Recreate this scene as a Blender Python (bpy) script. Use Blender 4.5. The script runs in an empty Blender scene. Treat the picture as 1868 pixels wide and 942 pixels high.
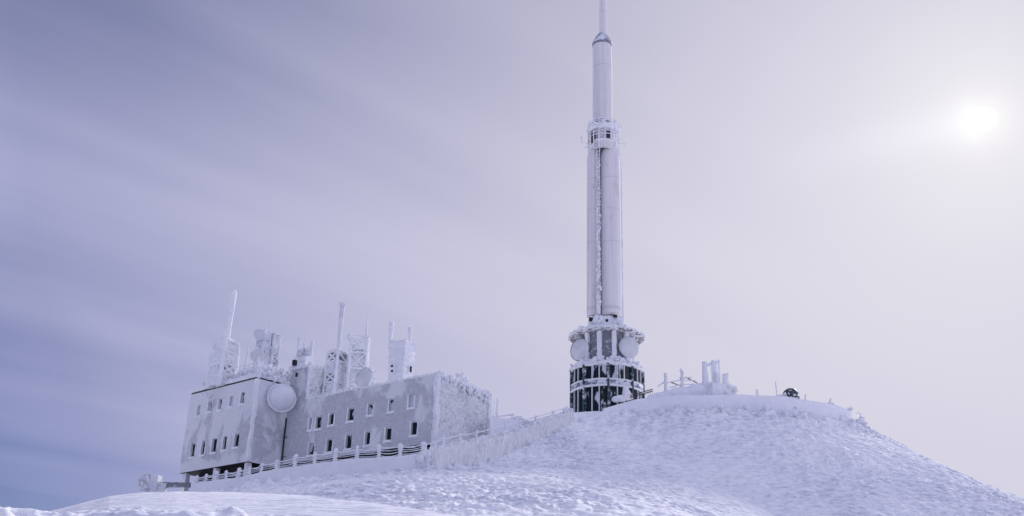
import bpy, math, random
import numpy as np
from mathutils import Matrix, Vector

# ------------------------------------------------------------------ camera, sky, sun, exposure
scene = bpy.context.scene
W0, H0, F0 = 1868.0, 942.0, 1929.0
PITCH, ROLL = math.radians(22.0), math.radians(1.75)
EXPOSURE = 0.0
SUN_STRENGTH, SUN_ANGLE = 3.4, 10.0
fw = np.array([0, math.cos(PITCH), math.sin(PITCH)])
_u0 = np.array([0, -math.sin(PITCH), math.cos(PITCH)])
_r0 = np.array([1.0, 0, 0])
rt = math.cos(ROLL) * _r0 + math.sin(ROLL) * _u0
up = -math.sin(ROLL) * _r0 + math.cos(ROLL) * _u0

cam_d = bpy.data.cameras.new("camera")
cam = bpy.data.objects.new("camera", cam_d)
scene.collection.objects.link(cam)
cam_d.sensor_width = 36.0
cam_d.lens = F0 / W0 * 36.0
cam_d.clip_start = 0.1
cam_d.clip_end = 60000
cam.matrix_world = Matrix(((rt[0], up[0], -fw[0], 0), (rt[1], up[1], -fw[1], 0), (rt[2], up[2], -fw[2], 0), (0, 0, 0, 1)))
scene.camera = cam

def ray(u, v):
    return fw + rt * (u - W0 / 2) / F0 + up * (H0 / 2 - v) / F0
def at(u, v, Y):                      # point seen at photo pixel (u, v) at ground distance Y
    d = ray(u, v)
    return d * (Y / d[1])
def proj(p):
    z = p @ fw
    return W0 / 2 + F0 * (p @ rt) / z, H0 / 2 - F0 * (p @ up) / z
def top_z(p, v):                      # height of the vertical line through p where it is seen at row v
    z = p[2]
    for _ in range(8):
        q = np.array([p[0], p[1], z])
        u, vv = proj(q)
        z = at(u, v, p[1])[2]
    return z
def m_px(p):                          # metres per photo pixel at p
    return (np.asarray(p) @ fw) / F0

SUN_DIR = ray(1795, 218); SUN_DIR = SUN_DIR / np.linalg.norm(SUN_DIR)
sun_el = math.asin(SUN_DIR[2]); sun_az = math.atan2(SUN_DIR[0], SUN_DIR[1])

sd = bpy.data.lights.new("sun", 'SUN')
sd.energy = SUN_STRENGTH; sd.angle = math.radians(SUN_ANGLE); sd.color = (1.0, 0.95, 0.93)
so = bpy.data.objects.new("sun", sd)
scene.collection.objects.link(so)
so.rotation_euler = Vector(-SUN_DIR).to_track_quat('-Z', 'Y').to_euler()

class NT:                             # small helper to write node trees
    def __init__(s, tree): s.t = tree; s.n = tree.nodes; s.l = tree.links
    def new(s, typ, **kw):
        n = s.n.new(typ)
        for k, v in kw.items(): setattr(n, k, v)
        return n
    def put(s, sock, v):
        if isinstance(v, bpy.types.NodeSocket): s.l.new(v, sock)
        elif isinstance(v, (tuple, list)) and sock.type == 'RGBA' and len(v) == 3: sock.default_value = (*v, 1)
        else: sock.default_value = v
    def math(s, op, a, b=0.0, c=0.0, clamp=False):
        n = s.new('ShaderNodeMath', operation=op, use_clamp=clamp)
        s.put(n.inputs[0], a); s.put(n.inputs[1], b)
        if len(n.inputs) > 2: s.put(n.inputs[2], c)
        return n.outputs[0]
    def vmath(s, op, a, b=(0, 0, 0)):
        n = s.new('ShaderNodeVectorMath', operation=op)
        s.put(n.inputs[0], a); s.put(n.inputs[1], b)
        return n.outputs['Value'] if op in ('DOT_PRODUCT', 'LENGTH') else n.outputs[0]
    def ramp(s, f, stops, interp='LINEAR'):
        n = s.new('ShaderNodeValToRGB'); s.put(n.inputs[0], f)
        cr = n.color_ramp; cr.interpolation = interp
        while len(cr.elements) < len(stops): cr.elements.new(0.5)
        for e, (p, c) in zip(cr.elements, stops):
            e.position = p; e.color = (c, c, c, 1) if isinstance(c, (int, float)) else (*c, 1)
        return n.outputs[0]
    def mix(s, f, a, b, mode='MIX'):
        n = s.new('ShaderNodeMix', data_type='RGBA', blend_type=mode)
        s.put(n.inputs[0], f); s.put(n.inputs[6], a); s.put(n.inputs[7], b)
        return n.outputs[2]
    def noise(s, vec, scale, detail=4, rough=0.55, dist=0.0):
        n = s.new('ShaderNodeTexNoise'); s.put(n.inputs['Vector'], vec)
        n.inputs['Scale'].default_value = scale; n.inputs['Detail'].default_value = detail
        n.inputs['Roughness'].default_value = rough; n.inputs['Distortion'].default_value = dist
        return n.outputs[0]
    def mapping(s, vec, scale=(1, 1, 1), rot=(0, 0, 0), loc=(0, 0, 0)):
        n = s.new('ShaderNodeMapping'); s.put(n.inputs[0], vec)
        n.inputs['Location'].default_value = loc; n.inputs['Rotation'].default_value = rot; n.inputs['Scale'].default_value = scale
        return n.outputs[0]

world = bpy.data.worlds.new("World"); scene.world = world; world.use_nodes = True
N = NT(world.node_tree); N.n.clear()
tc = N.new('ShaderNodeTexCoord'); D = tc.outputs['Generated']
sky = N.new('ShaderNodeTexSky', sky_type='NISHITA')
sky.sun_disc = False; sky.sun_elevation = sun_el; sky.sun_rotation = sun_az
sky.altitude = 1465; sky.air_density = 1.0; sky.dust_density = 1.5; sky.ozone_density = 2.0
clear = N.mix(1.0, sky.outputs[0], (1.14, 0.98, 1.36), 'MULTIPLY')   # high-altitude violet cast of the hour
bg_clear = N.new('ShaderNodeBackground'); N.put(bg_clear.inputs[0], clear); bg_clear.inputs[1].default_value = 0.05
sep = N.new('ShaderNodeSeparateXYZ'); N.put(sep.inputs[0], D)
mu = N.vmath('DOT_PRODUCT', D, tuple(SUN_DIR))
ang = N.math('MULTIPLY', N.math('ARCCOSINE', N.math('MINIMUM', N.math('MAXIMUM', mu, -1.0), 1.0)), 1 / math.pi)   # 0 at sun, 1 opposite
# veil of cirrostratus: light scattered forward, so bright round the sun
veil = N.ramp(ang, [(0.0, (1.3, 1.26, 1.22)), (0.003, (1.0, 0.985, 0.985)), (0.006, (0.92, 0.905, 0.93)), (0.011, (0.865, 0.85, 0.895)), (0.018, (0.825, 0.81, 0.86)), (0.04, (0.76, 0.745, 0.82)),
                    (0.10, (0.675, 0.66, 0.77)), (0.18, (0.575, 0.565, 0.735)), (0.27, (0.445, 0.45, 0.675)), (0.34, (0.64, 0.66, 0.96)), (0.44, (1.42, 1.44, 1.95)), (0.58, (0.54, 0.56, 0.84)), (0.72, (0.36, 0.38, 0.61)), (1.0, (0.36, 0.38, 0.61))])  # bright band overhead, out of view, is added fill light for the snow
# a brighter wisp of cloud running left from the sun
k_ = ray(1560, 268); k_ = k_ / np.linalg.norm(k_) - SUN_DIR; k_ = k_ / np.linalg.norm(k_); b_ = np.cross(SUN_DIR, k_)
wa = N.vmath('DOT_PRODUCT', D, tuple(k_)); wa = N.math('SUBTRACT', wa, float(k_ @ SUN_DIR)); wb = N.math('DIVIDE', N.vmath('DOT_PRODUCT', D, tuple(b_)), 0.02)
wisp = N.math('MULTIPLY', N.math('EXPONENT', N.math('MULTIPLY', N.math('MULTIPLY', wb, wb), -1.0)), N.ramp(N.math('MULTIPLY', wa, 5.0), [(0.0, 0.0), (0.05, 0.09), (0.25, 0.065), (1.0, 0.0)]))
wisp = N.math('MULTIPLY', wisp, N.math('GREATER_THAN', mu, 0.5))
veil = N.vmath('ADD', veil, N.vmath('SCALE', (0.9, 0.95, 1.05))); N.put(veil.node.inputs[1].links[0].from_node.inputs[3], wisp)
# cirrus streaks on a flat layer overhead
hz = N.math('ADD', N.math('MAXIMUM', sep.outputs[2], 0.0), 0.10)
px_ = N.math('DIVIDE', sep.outputs[0], hz); py_ = N.math('DIVIDE', sep.outputs[1], hz)
cmb = N.new('ShaderNodeCombineXYZ'); N.put(cmb.inputs[0], px_); N.put(cmb.inputs[1], py_)
flow = N.mapping(cmb.outputs[0], rot=(0, 0, math.radians(-41)))
st1 = N.noise(N.mapping(flow, (0.30, 2.4, 1), loc=(3.1, 0.4, 0)), 1.0, 5, 0.5, 0.3)
st2 = N.noise(N.mapping(flow, (0.25, 0.8, 1), loc=(7.7, 2.2, 0)), 1.0, 3, 0.5, 0.2)
stk = N.math('ADD', N.math('MULTIPLY', st1, 0.48), N.math('MULTIPLY', st2, 0.52))
stk = N.math('MULTIPLY_ADD', N.math('SUBTRACT', stk, 0.5), 3.0, 0.5, clamp=True)
# cover: thicker towards the sun, thin and clear low on the far left
azl = N.math('MULTIPLY_ADD', sep.outputs[0], -1.0, 0.0)
low = N.math('SUBTRACT', N.math('MULTIPLY', azl, 1.55), N.math('MULTIPLY', sep.outputs[2], 1.9))
low = N.math('MULTIPLY_ADD', low, 2.1, -0.05, clamp=True)
near = N.math('SUBTRACT', 1.0, N.math('MULTIPLY', ang, 4.2), clamp=True)
amp = N.math('SUBTRACT', 0.54, N.math('MULTIPLY', near, 0.56))
cov = N.math('SUBTRACT', 1.0, N.math('MULTIPLY', N.math('SUBTRACT', 1.0, stk), amp))
high = N.math('MULTIPLY', N.ramp(sep.outputs[2], [(0.38, 0.0), (0.56, 0.8), (0.66, 0.7), (0.82, 0.0)]), N.math('SUBTRACT', 1.0, N.math('MULTIPLY', near, 0.75)))
cov = N.math('SUBTRACT', N.math('SUBTRACT', cov, N.math('MULTIPLY', high, 0.33)), N.math('MULTIPLY', low, 0.85), clamp=True)
bg_veil = N.new('ShaderNodeBackground'); N.put(bg_veil.inputs[0], veil); bg_veil.inputs[1].default_value = 1.0
mxs = N.new('ShaderNodeMixShader'); N.put(mxs.inputs[0], cov)
N.l.new(bg_clear.outputs[0], mxs.inputs[1]); N.l.new(bg_veil.outputs[0], mxs.inputs[2])
wo = N.new('ShaderNodeOutputWorld'); N.l.new(mxs.outputs[0], wo.inputs[0])

vs = scene.view_settings
vs.view_transform = 'Standard'; vs.look = 'None'; vs.gamma = 1.0; vs.use_curve_mapping = False; vs.exposure = EXPOSURE
scene.render.engine = 'CYCLES'
scene.cycles.max_bounces = 6

# ------------------------------------------------------------------ noise
def _h(ix, iy, iz, seed):
    n = (ix.astype(np.int64) * 374761393 + iy.astype(np.int64) * 668265263 + iz.astype(np.int64) * 2147483647 + seed * 974634777) & 0xFFFFFFFF
    n = ((n ^ (n >> 13)) * 1274126177) & 0xFFFFFFFF
    n = ((n ^ (n >> 16)) * 2246822519) & 0xFFFFFFFF
    n = n ^ (n >> 15)
    return (n & 0xFFFFFF).astype(np.float64) / 0x7FFFFF - 1.0
def vn(P, seed=0):                    # value noise, -1..1
    P = np.asarray(P, float); i = np.floor(P); f = P - i; f = f * f * (3 - 2 * f); i = i.astype(np.int64)
    o = 0
    for dx in (0, 1):
        wx = f[..., 0] if dx else 1 - f[..., 0]
        for dy in (0, 1):
            wy = f[..., 1] if dy else 1 - f[..., 1]
            for dz in (0, 1):
                wz = f[..., 2] if dz else 1 - f[..., 2]
                o = o + wx * wy * wz * _h(i[..., 0] + dx, i[..., 1] + dy, i[..., 2] + dz, seed)
    return o
def fbm(P, octv=3, seed=0, gain=0.5):
    P = np.asarray(P, float); a, s, t = 1.0, 0, 0
    for k in range(octv):
        s = s + a * vn(P * (2.03 ** k) + k * 17.3, seed + k); t += a; a *= gain
    return s / t
def ridged(P, octv=3, seed=0):
    P = np.asarray(P, float); a, s, t = 1.0, 0, 0
    for k in range(octv):
        s = s + a * (1 - 2 * np.abs(vn(P * (2.1 ** k) + k * 9.1, seed + k))); t += a; a *= 0.5
    return s / t
def vec_noise(P, freq, seed=0, octv=2):
    return np.stack([fbm(P * freq, octv, seed + 31 * k) for k in range(3)], -1)

# ------------------------------------------------------------------ mesh helpers
def nrm(v):
    v = np.asarray(v, float); return v / np.linalg.norm(v)
def empty(name, loc):
    o = bpy.data.objects.new(name, None); scene.collection.objects.link(o); o.location = loc
    o.empty_display_size = 0.5
    return o
def tag(o, label=None, cat=None, group=None, kind=None):
    if label: o['label'] = label
    if cat: o['category'] = cat
    if group: o['group'] = group
    if kind: o['kind'] = kind
    return o
def thing(name, loc, label, cat, group=None):
    return tag(empty(name, tuple(float(x) for x in loc)), label, cat, group)

class MB:
    def __init__(s): s.V = []; s.Q = []; s.T = []; s.n = 0
    def add(s, V, quads=None, tris=None):
        V = np.asarray(V, float).reshape(-1, 3)
        if quads is not None and len(quads): s.Q.append(np.asarray(quads, int).reshape(-1, 4) + s.n)
        if tris is not None and len(tris): s.T.append(np.asarray(tris, int).reshape(-1, 3) + s.n)
        s.V.append(V); s.n += len(V)
    def grid(s, P, wrap=False):
        n, m = P.shape[:2]
        I = np.arange(n * m).reshape(n, m)
        if wrap: I = np.concatenate([I, I[:, :1]], 1)
        q = np.stack([I[:-1, :-1], I[:-1, 1:], I[1:, 1:], I[1:, :-1]], -1)
        s.add(P, q)
    def box(s, c, ax, h):             # centre, 3 axes, half sizes
        c = np.asarray(c, float); A = [np.asarray(a, float) * k for a, k in zip(ax, h)]
        V = [c + i * A[0] + j * A[1] + k * A[2] for i in (-1, 1) for j in (-1, 1) for k in (-1, 1)]
        s.add(V, [(0, 1, 3, 2), (4, 6, 7, 5), (0, 4, 5, 1), (2, 3, 7, 6), (0, 2, 6, 4), (1, 5, 7, 3)])
    def rbox(s, c, ax, h, res=0.25, amp=0.1, freq=1.6, seed=0, octv=3):   # box whose skin is broken up by frost
        c = np.asarray(c, float)
        for k in range(3):
            a, b = (k + 1) % 3, (k + 2) % 3
            na = max(2, int(2 * h[a] / res) + 1); nb = max(2, int(2 * h[b] / res) + 1)
            ga, gb = np.meshgrid(np.linspace(-1, 1, na), np.linspace(-1, 1, nb), indexing='ij')
            for sg in (-1, 1):
                P = c + ga[..., None] * h[a] * np.asarray(ax[a]) + gb[..., None] * h[b] * np.asarray(ax[b]) + sg * h[k] * np.asarray(ax[k])
                P = P + amp * vec_noise(P, freq, seed, octv)
                s.grid(P if sg > 0 else P[:, ::-1])
    def tube(s, p0, p1, r0, r1=None, seg=8, lump=0.0, freq=None, seed=0, step=None, cap=True, off=0.0):
        p0 = np.asarray(p0, float); p1 = np.asarray(p1, float); r1 = r0 if r1 is None else r1
        L = np.linalg.norm(p1 - p0); d = (p1 - p0) / L
        a = nrm(np.cross(d, (0, 0, 1) if abs(d[2]) < 0.9 else (1, 0, 0))); b = np.cross(d, a)
        n = 2 if lump == 0 else max(3, min(90, int(L / (step or max(0.09, 0.7 * max(r0, r1)))) + 1))
        t = np.linspace(0, 1, n); th = np.linspace(0, 2 * math.pi, seg, endpoint=False)
        c = p0 + (p1 - p0) * t[:, None]
        r = (r0 + (r1 - r0) * t)
        dirs = np.cos(th)[:, None] * a + np.sin(th)[:, None] * b
        P = c[:, None, :] + r[:, None, None] * dirs[None]
        if lump:
            fq = freq or 1.3 / max(r0, r1, 0.05)
            k = 1 + lump * 1.5 * fbm(P * fq * 0.6, 3, seed)
            P = c[:, None, :] + (r[:, None] * np.maximum(k, 0.25))[..., None] * dirs[None]
        s.grid(P, True)
        if cap:
            for ring, ctr, fl in ((P[0], c[0] - d * r0 * (0.4 if lump else 0), True), (P[-1], c[-1] + d * r1 * (0.6 if lump else 0), False)):
                V = np.concatenate([ring, [ctr]])
                s.add(V, None, [((i + 1) % seg, i, seg) if fl else (i, (i + 1) % seg, seg) for i in range(seg)])
    def lathe(s, c, prof, seg=48, disp=0.0, freq=1.0, seed=0, a0=0.0, a1=2 * math.pi, res=None):
        c = np.asarray(c, float); prof = np.asarray(prof, float)
        if res:
            out = [prof[0]]
            for q0, q1 in zip(prof[:-1], prof[1:]):
                k = max(1, int(np.linalg.norm(q1 - q0) / res))
                out += [q0 + (q1 - q0) * (i + 1) / k for i in range(k)]
            prof = np.asarray(out)
        full = a1 - a0 > 6.28
        th = np.linspace(a0, a1, seg, endpoint=not full)
        P = np.stack([c[0] + prof[:, :1] * np.cos(th), c[1] + prof[:, :1] * np.sin(th), c[2] + prof[:, 1:2] + 0 * th], -1)
        if disp: P = P + disp * vec_noise(P, freq, seed, 3)
        s.grid(P, full)
    def blob(s, c, r, seed=0, lump=0.35, sq=(1, 1, 1), nu=10, nv=7, freq=None):
        th = np.linspace(0, 2 * math.pi, nu, endpoint=False); ph = np.linspace(0.02, math.pi - 0.02, nv)
        d = np.stack([np.sin(ph)[:, None] * np.cos(th), np.sin(ph)[:, None] * np.sin(th), np.cos(ph)[:, None] + 0 * th], -1)
        P = np.asarray(c) + d * r * np.asarray(sq)
        k = 1 + lump * 1.6 * fbm(P * (freq or 1.1 / r), 3, seed)
        P = np.asarray(c) + d * (r * np.maximum(k, 0.2))[..., None] * np.asarray(sq)
        s.grid(P[::-1], True)
    def sweep(s, pts, r, seg=6):      # round bar along a polyline
        pts = np.asarray(pts, float); th = np.linspace(0, 2 * math.pi, seg, endpoint=False)
        T = np.gradient(pts, axis=0); T /= np.linalg.norm(T, axis=1)[:, None]
        A = np.cross(T, (0, 0, 1)); A /= np.maximum(np.linalg.norm(A, axis=1), 1e-6)[:, None]; B = np.cross(A, T)
        rr = np.broadcast_to(r, (len(pts),))
        P = pts[:, None] + rr[:, None, None] * (np.cos(th)[None, :, None] * A[:, None] + np.sin(th)[None, :, None] * B[:, None])
        s.grid(P, True)
    def build(s, name, mat, parent=None, smooth=True):
        V = np.concatenate(s.V)
        loc = np.array(parent_world(parent)) if parent else np.zeros(3)
        V = V - loc
        me = bpy.data.meshes.new(name)
        nq = sum(len(q) for q in s.Q); nt = sum(len(t) for t in s.T)
        loops = np.concatenate(([np.concatenate(s.Q).ravel()] if nq else []) + ([np.concatenate(s.T).ravel()] if nt else []))
        tot = np.concatenate([np.full(nq, 4), np.full(nt, 3)]); start = np.concatenate([[0], np.cumsum(tot)[:-1]])
        me.vertices.add(len(V)); me.vertices.foreach_set('co', V.astype(np.float32).ravel())
        me.loops.add(len(loops)); me.loops.foreach_set('vertex_index', loops.astype(np.int32))
        me.polygons.add(nq + nt); me.polygons.foreach_set('loop_start', start.astype(np.int32)); me.polygons.foreach_set('loop_total', tot.astype(np.int32))
        me.polygons.foreach_set('use_smooth', np.full(nq + nt, smooth, dtype=bool))
        me.update(calc_edges=True); me.validate()
        me.materials.append(mat)
        o = bpy.data.objects.new(name, me); scene.collection.objects.link(o)
        if parent: o.parent = parent
        if name == 'rime_knobs': o['kind'] = 'stuff'      # growths of ice nobody could count
        return o
def parent_world(p):
    loc = Vector((0, 0, 0))
    while p is not None:
        loc = loc + p.location; p = p.parent
    return loc
UP = np.array([0, 0, 1.0])

# ------------------------------------------------------------------ materials
def mat_base(name):
    m = bpy.data.materials.new(name); m.use_nodes = True
    n = NT(m.node_tree); b = m.node_tree.nodes['Principled BSDF']
    t = n.new('ShaderNodeTexCoord')
    return m, n, b, t.outputs['Object']
def bump(n, b, h, strength=0.5, dist=0.05):
    k = n.new('ShaderNodeBump'); k.inputs['Strength'].default_value = strength; k.inputs['Distance'].default_value = dist
    n.put(k.inputs['Height'], h); n.l.new(k.outputs[0], b.inputs['Normal'])
def snow_mat(name, c0=(0.80, 0.81, 0.87), c1=(0.88, 0.885, 0.92), bs=6.0, bd=0.06, stretch=(1, 1, 1), rough=0.9):
    m, n, b, oc = mat_base(name)
    v = n.mapping(oc, stretch)
    f = n.noise(v, 0.7, 4, 0.6)
    n.put(b.inputs['Base Color'], n.mix(n.math('MULTIPLY_ADD', n.math('SUBTRACT', f, 0.5), 2.5, 0.5, clamp=True), c0, c1))
    b.inputs['Roughness'].default_value = rough
    b.inputs['Specular IOR Level'].default_value = 0.03
    h = n.math('ADD', n.noise(v, bs, 5, 0.65), n.math('MULTIPLY', n.noise(v, bs * 0.3, 3, 0.6), 1.3))
    bump(n, b, h, 0.8, bd)
    return m
M = {}
M['snow'] = snow_mat('wind packed snow', bs=3.2, bd=0.10, stretch=(0.55, 1.0, 1.3))
def relief_toned_snow():                    # pale and grey streaks paint the light and shade of ripples into the colour
    m = M['snow']; n = NT(m.node_tree); b = m.node_tree.nodes['Principled BSDF']
    oc = n.new('ShaderNodeTexCoord').outputs['Object']
    f = n.noise(n.mapping(oc, (1.1, 3.0, 3.0)), 1.0, 5, 0.66, 0.6); g = n.noise(oc, 0.07, 3, 0.5)
    k = n.math('ADD', f, n.math('MULTIPLY', n.math('SUBTRACT', g, 0.5), 0.5))
    n.put(b.inputs['Base Color'], n.ramp(k, [(0.30, (0.56, 0.57, 0.66)), (0.45, (0.82, 0.83, 0.88)), (0.60, (0.96, 0.96, 0.96))]))
relief_toned_snow()
M['smooth'] = snow_mat('smooth snow', bs=1.2, bd=0.03)
M['rime'] = snow_mat('rime ice', (0.78, 0.80, 0.86), (0.90, 0.905, 0.93), bs=5.0, bd=0.10)
M['rime_grey'] = snow_mat('old rime', (0.60, 0.62, 0.70), (0.84, 0.85, 0.89), bs=5.0, bd=0.08)

def feather_mat(name, sz, sc, lo, hi, dark):                     # rime feathers on a grey wall; grey between them paints in the crevice shade
    m, n, b, oc = mat_base(name)
    v = n.mapping(oc, (1, 1, sz))
    f = n.noise(v, sc, 4, 0.65, 0.8); g = n.noise(oc, 0.35, 3, 0.6)
    k = n.math('ADD', f, n.math('MULTIPLY', n.math('SUBTRACT', g, 0.5), 0.35))
    n.put(b.inputs['Base Color'], n.mix(n.ramp(k, [(lo, 0.0), (hi, 1.0)]), dark, (0.88, 0.885, 0.90)))
    b.inputs['Roughness'].default_value = 0.9; b.inputs['Specular IOR Level'].default_value = 0.05
    bump(n, b, n.math('ADD', f, n.math('MULTIPLY', n.noise(oc, 9, 3, 0.6), 0.3)), 1.0, 0.16)
    return m
M['feather'] = feather_mat('rime feathers on wall', 0.7, 5.0, 0.32, 0.47, (0.46, 0.46, 0.51))
M['ribs'] = feather_mat('vertical ribs of rime', 0.16, 4.0, 0.30, 0.50, (0.70, 0.71, 0.75))
def frosted_wall(name, cover=0.5, brick=(0.54, 0.55, 0.60), zlo=None, seed=0.0):
    m, n, b, oc = mat_base(name)
    s = n.new('ShaderNodeSeparateXYZ'); n.put(s.inputs[0], oc)
    course = n.math('FRACT', n.math('MULTIPLY', s.outputs[2], 3.6))
    joint = n.ramp(course, [(0.0, 0.0), (0.10, 0.0), (0.22, 1.0), (0.9, 1.0), (1.0, 0.0)])
    along = n.math('MULTIPLY_ADD', s.outputs[0], -0.76, n.math('MULTIPLY', s.outputs[1], 0.65))
    row = n.math('FLOOR', n.math('MULTIPLY', s.outputs[2], 3.6))
    cx = n.new('ShaderNodeCombineXYZ'); n.put(cx.inputs[0], n.math('FLOOR', n.math('ADD', n.math('MULTIPLY', along, 2.2), n.math('MULTIPLY', row, 0.5)))); n.put(cx.inputs[1], row)
    wn = n.new('ShaderNodeTexWhiteNoise'); n.put(wn.inputs['Vector'], cx.outputs[0])
    tone = n.math('MULTIPLY_ADD', wn.outputs['Value'], 0.16, 0.90)
    bc = n.mix(1.0, brick, n.mix(joint, (0.78, 0.78, 0.80), (1, 1, 1)), 'MULTIPLY')
    vm = n.vmath('SCALE', bc); vm.node.inputs[3].default_value = 1.0; n.put(vm.node.inputs[3], tone)
    big = n.noise(n.mapping(oc, (1, 1, 0.75), loc=(seed, seed, 0)), 0.26, 5, 0.62, 0.5)
    if zlo is not None:               # frost lies thicker over the lower wall and under the eaves
        big = n.math('ADD', big, n.ramp(n.math('MULTIPLY', n.math('SUBTRACT', s.outputs[2], zlo[0]), 1.0 / (zlo[1] - zlo[0])), zlo[2]))
    mask = n.ramp(big, [(0.0, 0.0), (max(0.01, 1 - cover - 0.035), 0.0), (min(0.99, 1 - cover + 0.035), 1.0), (1.0, 1.0)])
    fine = n.noise(oc, 2.2, 5, 0.7)
    dust = n.ramp(fine, [(0.35, 0.0), (0.75, 0.6)])
    col = n.mix(dust, vm, (0.66, 0.67, 0.71))
    col = n.mix(mask, col, (0.74, 0.75, 0.79))
    n.put(b.inputs['Base Color'], col); b.inputs['Roughness'].default_value = 0.8; b.inputs['Specular IOR Level'].default_value = 0.2
    h = n.math('ADD', n.math('MULTIPLY', mask, 0.8), n.math('ADD', n.math('MULTIPLY', joint, 0.35), n.math('MULTIPLY', n.noise(oc, 5, 4, 0.7), 0.5)))
    bump(n, b, h, 0.7, 0.07)
    return m
M['wall_left'] = frosted_wall('frosted render, near block', 0.48, seed=9.1, zlo=(-1.0, 9.0, [(0.0, 0.16), (0.22, 0.12), (0.36, -0.12), (0.62, -0.14), (0.74, 0.06), (1.0, 0.16)]))
M['wall_long'] = frosted_wall('frosted brick, long block', 0.40, seed=4.3, zlo=(0, 9.5, [(0.0, 0.0), (0.75, -0.02), (0.9, 0.06), (1.0, 0.12)]))

def glass_mat(name, cover, scale=1.2, base=(0.012, 0.016, 0.02), stretch=(1, 1, 0.6)):
    m, n, b, oc = mat_base(name)
    oi = n.new('ShaderNodeObjectInfo')
    v = n.vmath('ADD', n.mapping(oc, stretch), n.vmath('SCALE', (37.0, 11.0, 23.0)))
    sc = v.node.inputs[1].links[0].from_node; n.put(sc.inputs[3], oi.outputs['Random'])
    f = n.noise(v, scale, 4, 0.55, 0.4)
    mask = n.ramp(f, [(1 - cover - 0.03, 0.0), (1 - cover + 0.03, 1.0)])
    n.put(b.inputs['Base Color'], n.mix(mask, base, (0.62, 0.65, 0.72)))
    n.put(b.inputs['Roughness'], n.math('MULTIPLY_ADD', mask, 0.5, 0.12))
    b.inputs['Specular IOR Level'].default_value = 0.25
    bump(n, b, mask, 0.5, 0.03)
    return m
M['pane'] = glass_mat('dark glass with frost', 0.42, 0.9)
M['pane_frost'] = glass_mat('window glass mostly frosted', 0.60, 0.9)
M['drum_pane'] = glass_mat('tower glazing half frosted', 0.40, 0.8, stretch=(1.2, 1.2, 0.35))

def plain(name, col, rough=0.5, metal=0.0, frost=0.0, fs=3.0):
    m, n, b, oc = mat_base(name)
    f = n.noise(oc, fs, 5, 0.65)
    c = n.mix(n.math('MULTIPLY', f, 0.5), col, tuple(x * 0.6 for x in col))
    if frost: c = n.mix(n.ramp(f, [(1 - frost - 0.05, 0.0), (1 - frost + 0.05, 1.0)]), c, (0.72, 0.74, 0.80))
    n.put(b.inputs['Base Color'], c); b.inputs['Roughness'].default_value = rough; b.inputs['Metallic'].default_value = metal
    bump(n, b, f, 0.4, 0.02)
    return m
M['teal'] = plain('teal painted steel', (0.03, 0.065, 0.08), 0.45, 0, 0.42, 1.2)
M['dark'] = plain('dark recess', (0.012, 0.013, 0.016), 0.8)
M['pipe'] = plain('dark pipe', (0.03, 0.03, 0.035), 0.6, 0, 0.2, 6.0)
M['rock'] = plain('dark frosted metal', (0.035, 0.05, 0.065), 0.4, 0, 0.36, 1.6)
M['frame'] = plain('frosted window frame', (0.66, 0.67, 0.71), 0.7, 0, 0.5, 3.0)
M['dish'] = snow_mat('frosted dish cover', (0.58, 0.59, 0.64), (0.72, 0.73, 0.77), bs=2.0, bd=0.04)
M['dish_dark'] = plain('grey dish rim', (0.22, 0.23, 0.27), 0.6, 0, 0.40, 2.2)
M['band'] = plain('spandrel band with blue grey marks', (0.16, 0.19, 0.27), 0.6, 0, 0.52, 1.4)

def shaft_mat():
    m, n, b, oc = mat_base('weathered white cladding')
    s = n.new('ShaderNodeSeparateXYZ'); n.put(s.inputs[0], oc)
    fr = n.math('FRACT', n.math('ADD', n.math('MULTIPLY', s.outputs[2], 1 / 7.3), n.math('MULTIPLY', n.math('SINE', n.math('MULTIPLY', s.outputs[2], 0.21)), 0.35)))
    seam = n.ramp(fr, [(0.0, 0.0), (0.012, 0.0), (0.03, 1.0), (0.985, 1.0), (1.0, 0.0)])
    streak = n.noise(n.mapping(oc, (1.6, 1.6, 0.05)), 1.0, 4, 0.6)
    st = n.noise(n.mapping(oc, (1, 1, 0.35)), 0.5, 5, 0.65)
    c = n.mix(n.ramp(streak, [(0.35, 0.0), (0.7, 1.0)]), (0.68, 0.665, 0.685), (0.82, 0.80, 0.81))
    c = n.mix(n.ramp(st, [(0.60, 0.0), (0.72, 0.6)]), c, (0.52, 0.49, 0.50))
    c = n.mix(n.ramp(st, [(0.25, 0.5), (0.38, 0.0)]), c, (0.82, 0.83, 0.86))
    c = n.mix(seam, n.mix(0.3, c, (0.4, 0.4, 0.44)), c)
    n.put(b.inputs['Base Color'], c); b.inputs['Roughness'].default_value = 0.85; b.inputs['Specular IOR Level'].default_value = 0.15
    bump(n, b, n.math('ADD', seam, n.math('MULTIPLY', st, 0.6)), 0.35, 0.03)
    return m
M['shaft'] = shaft_mat()

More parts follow.
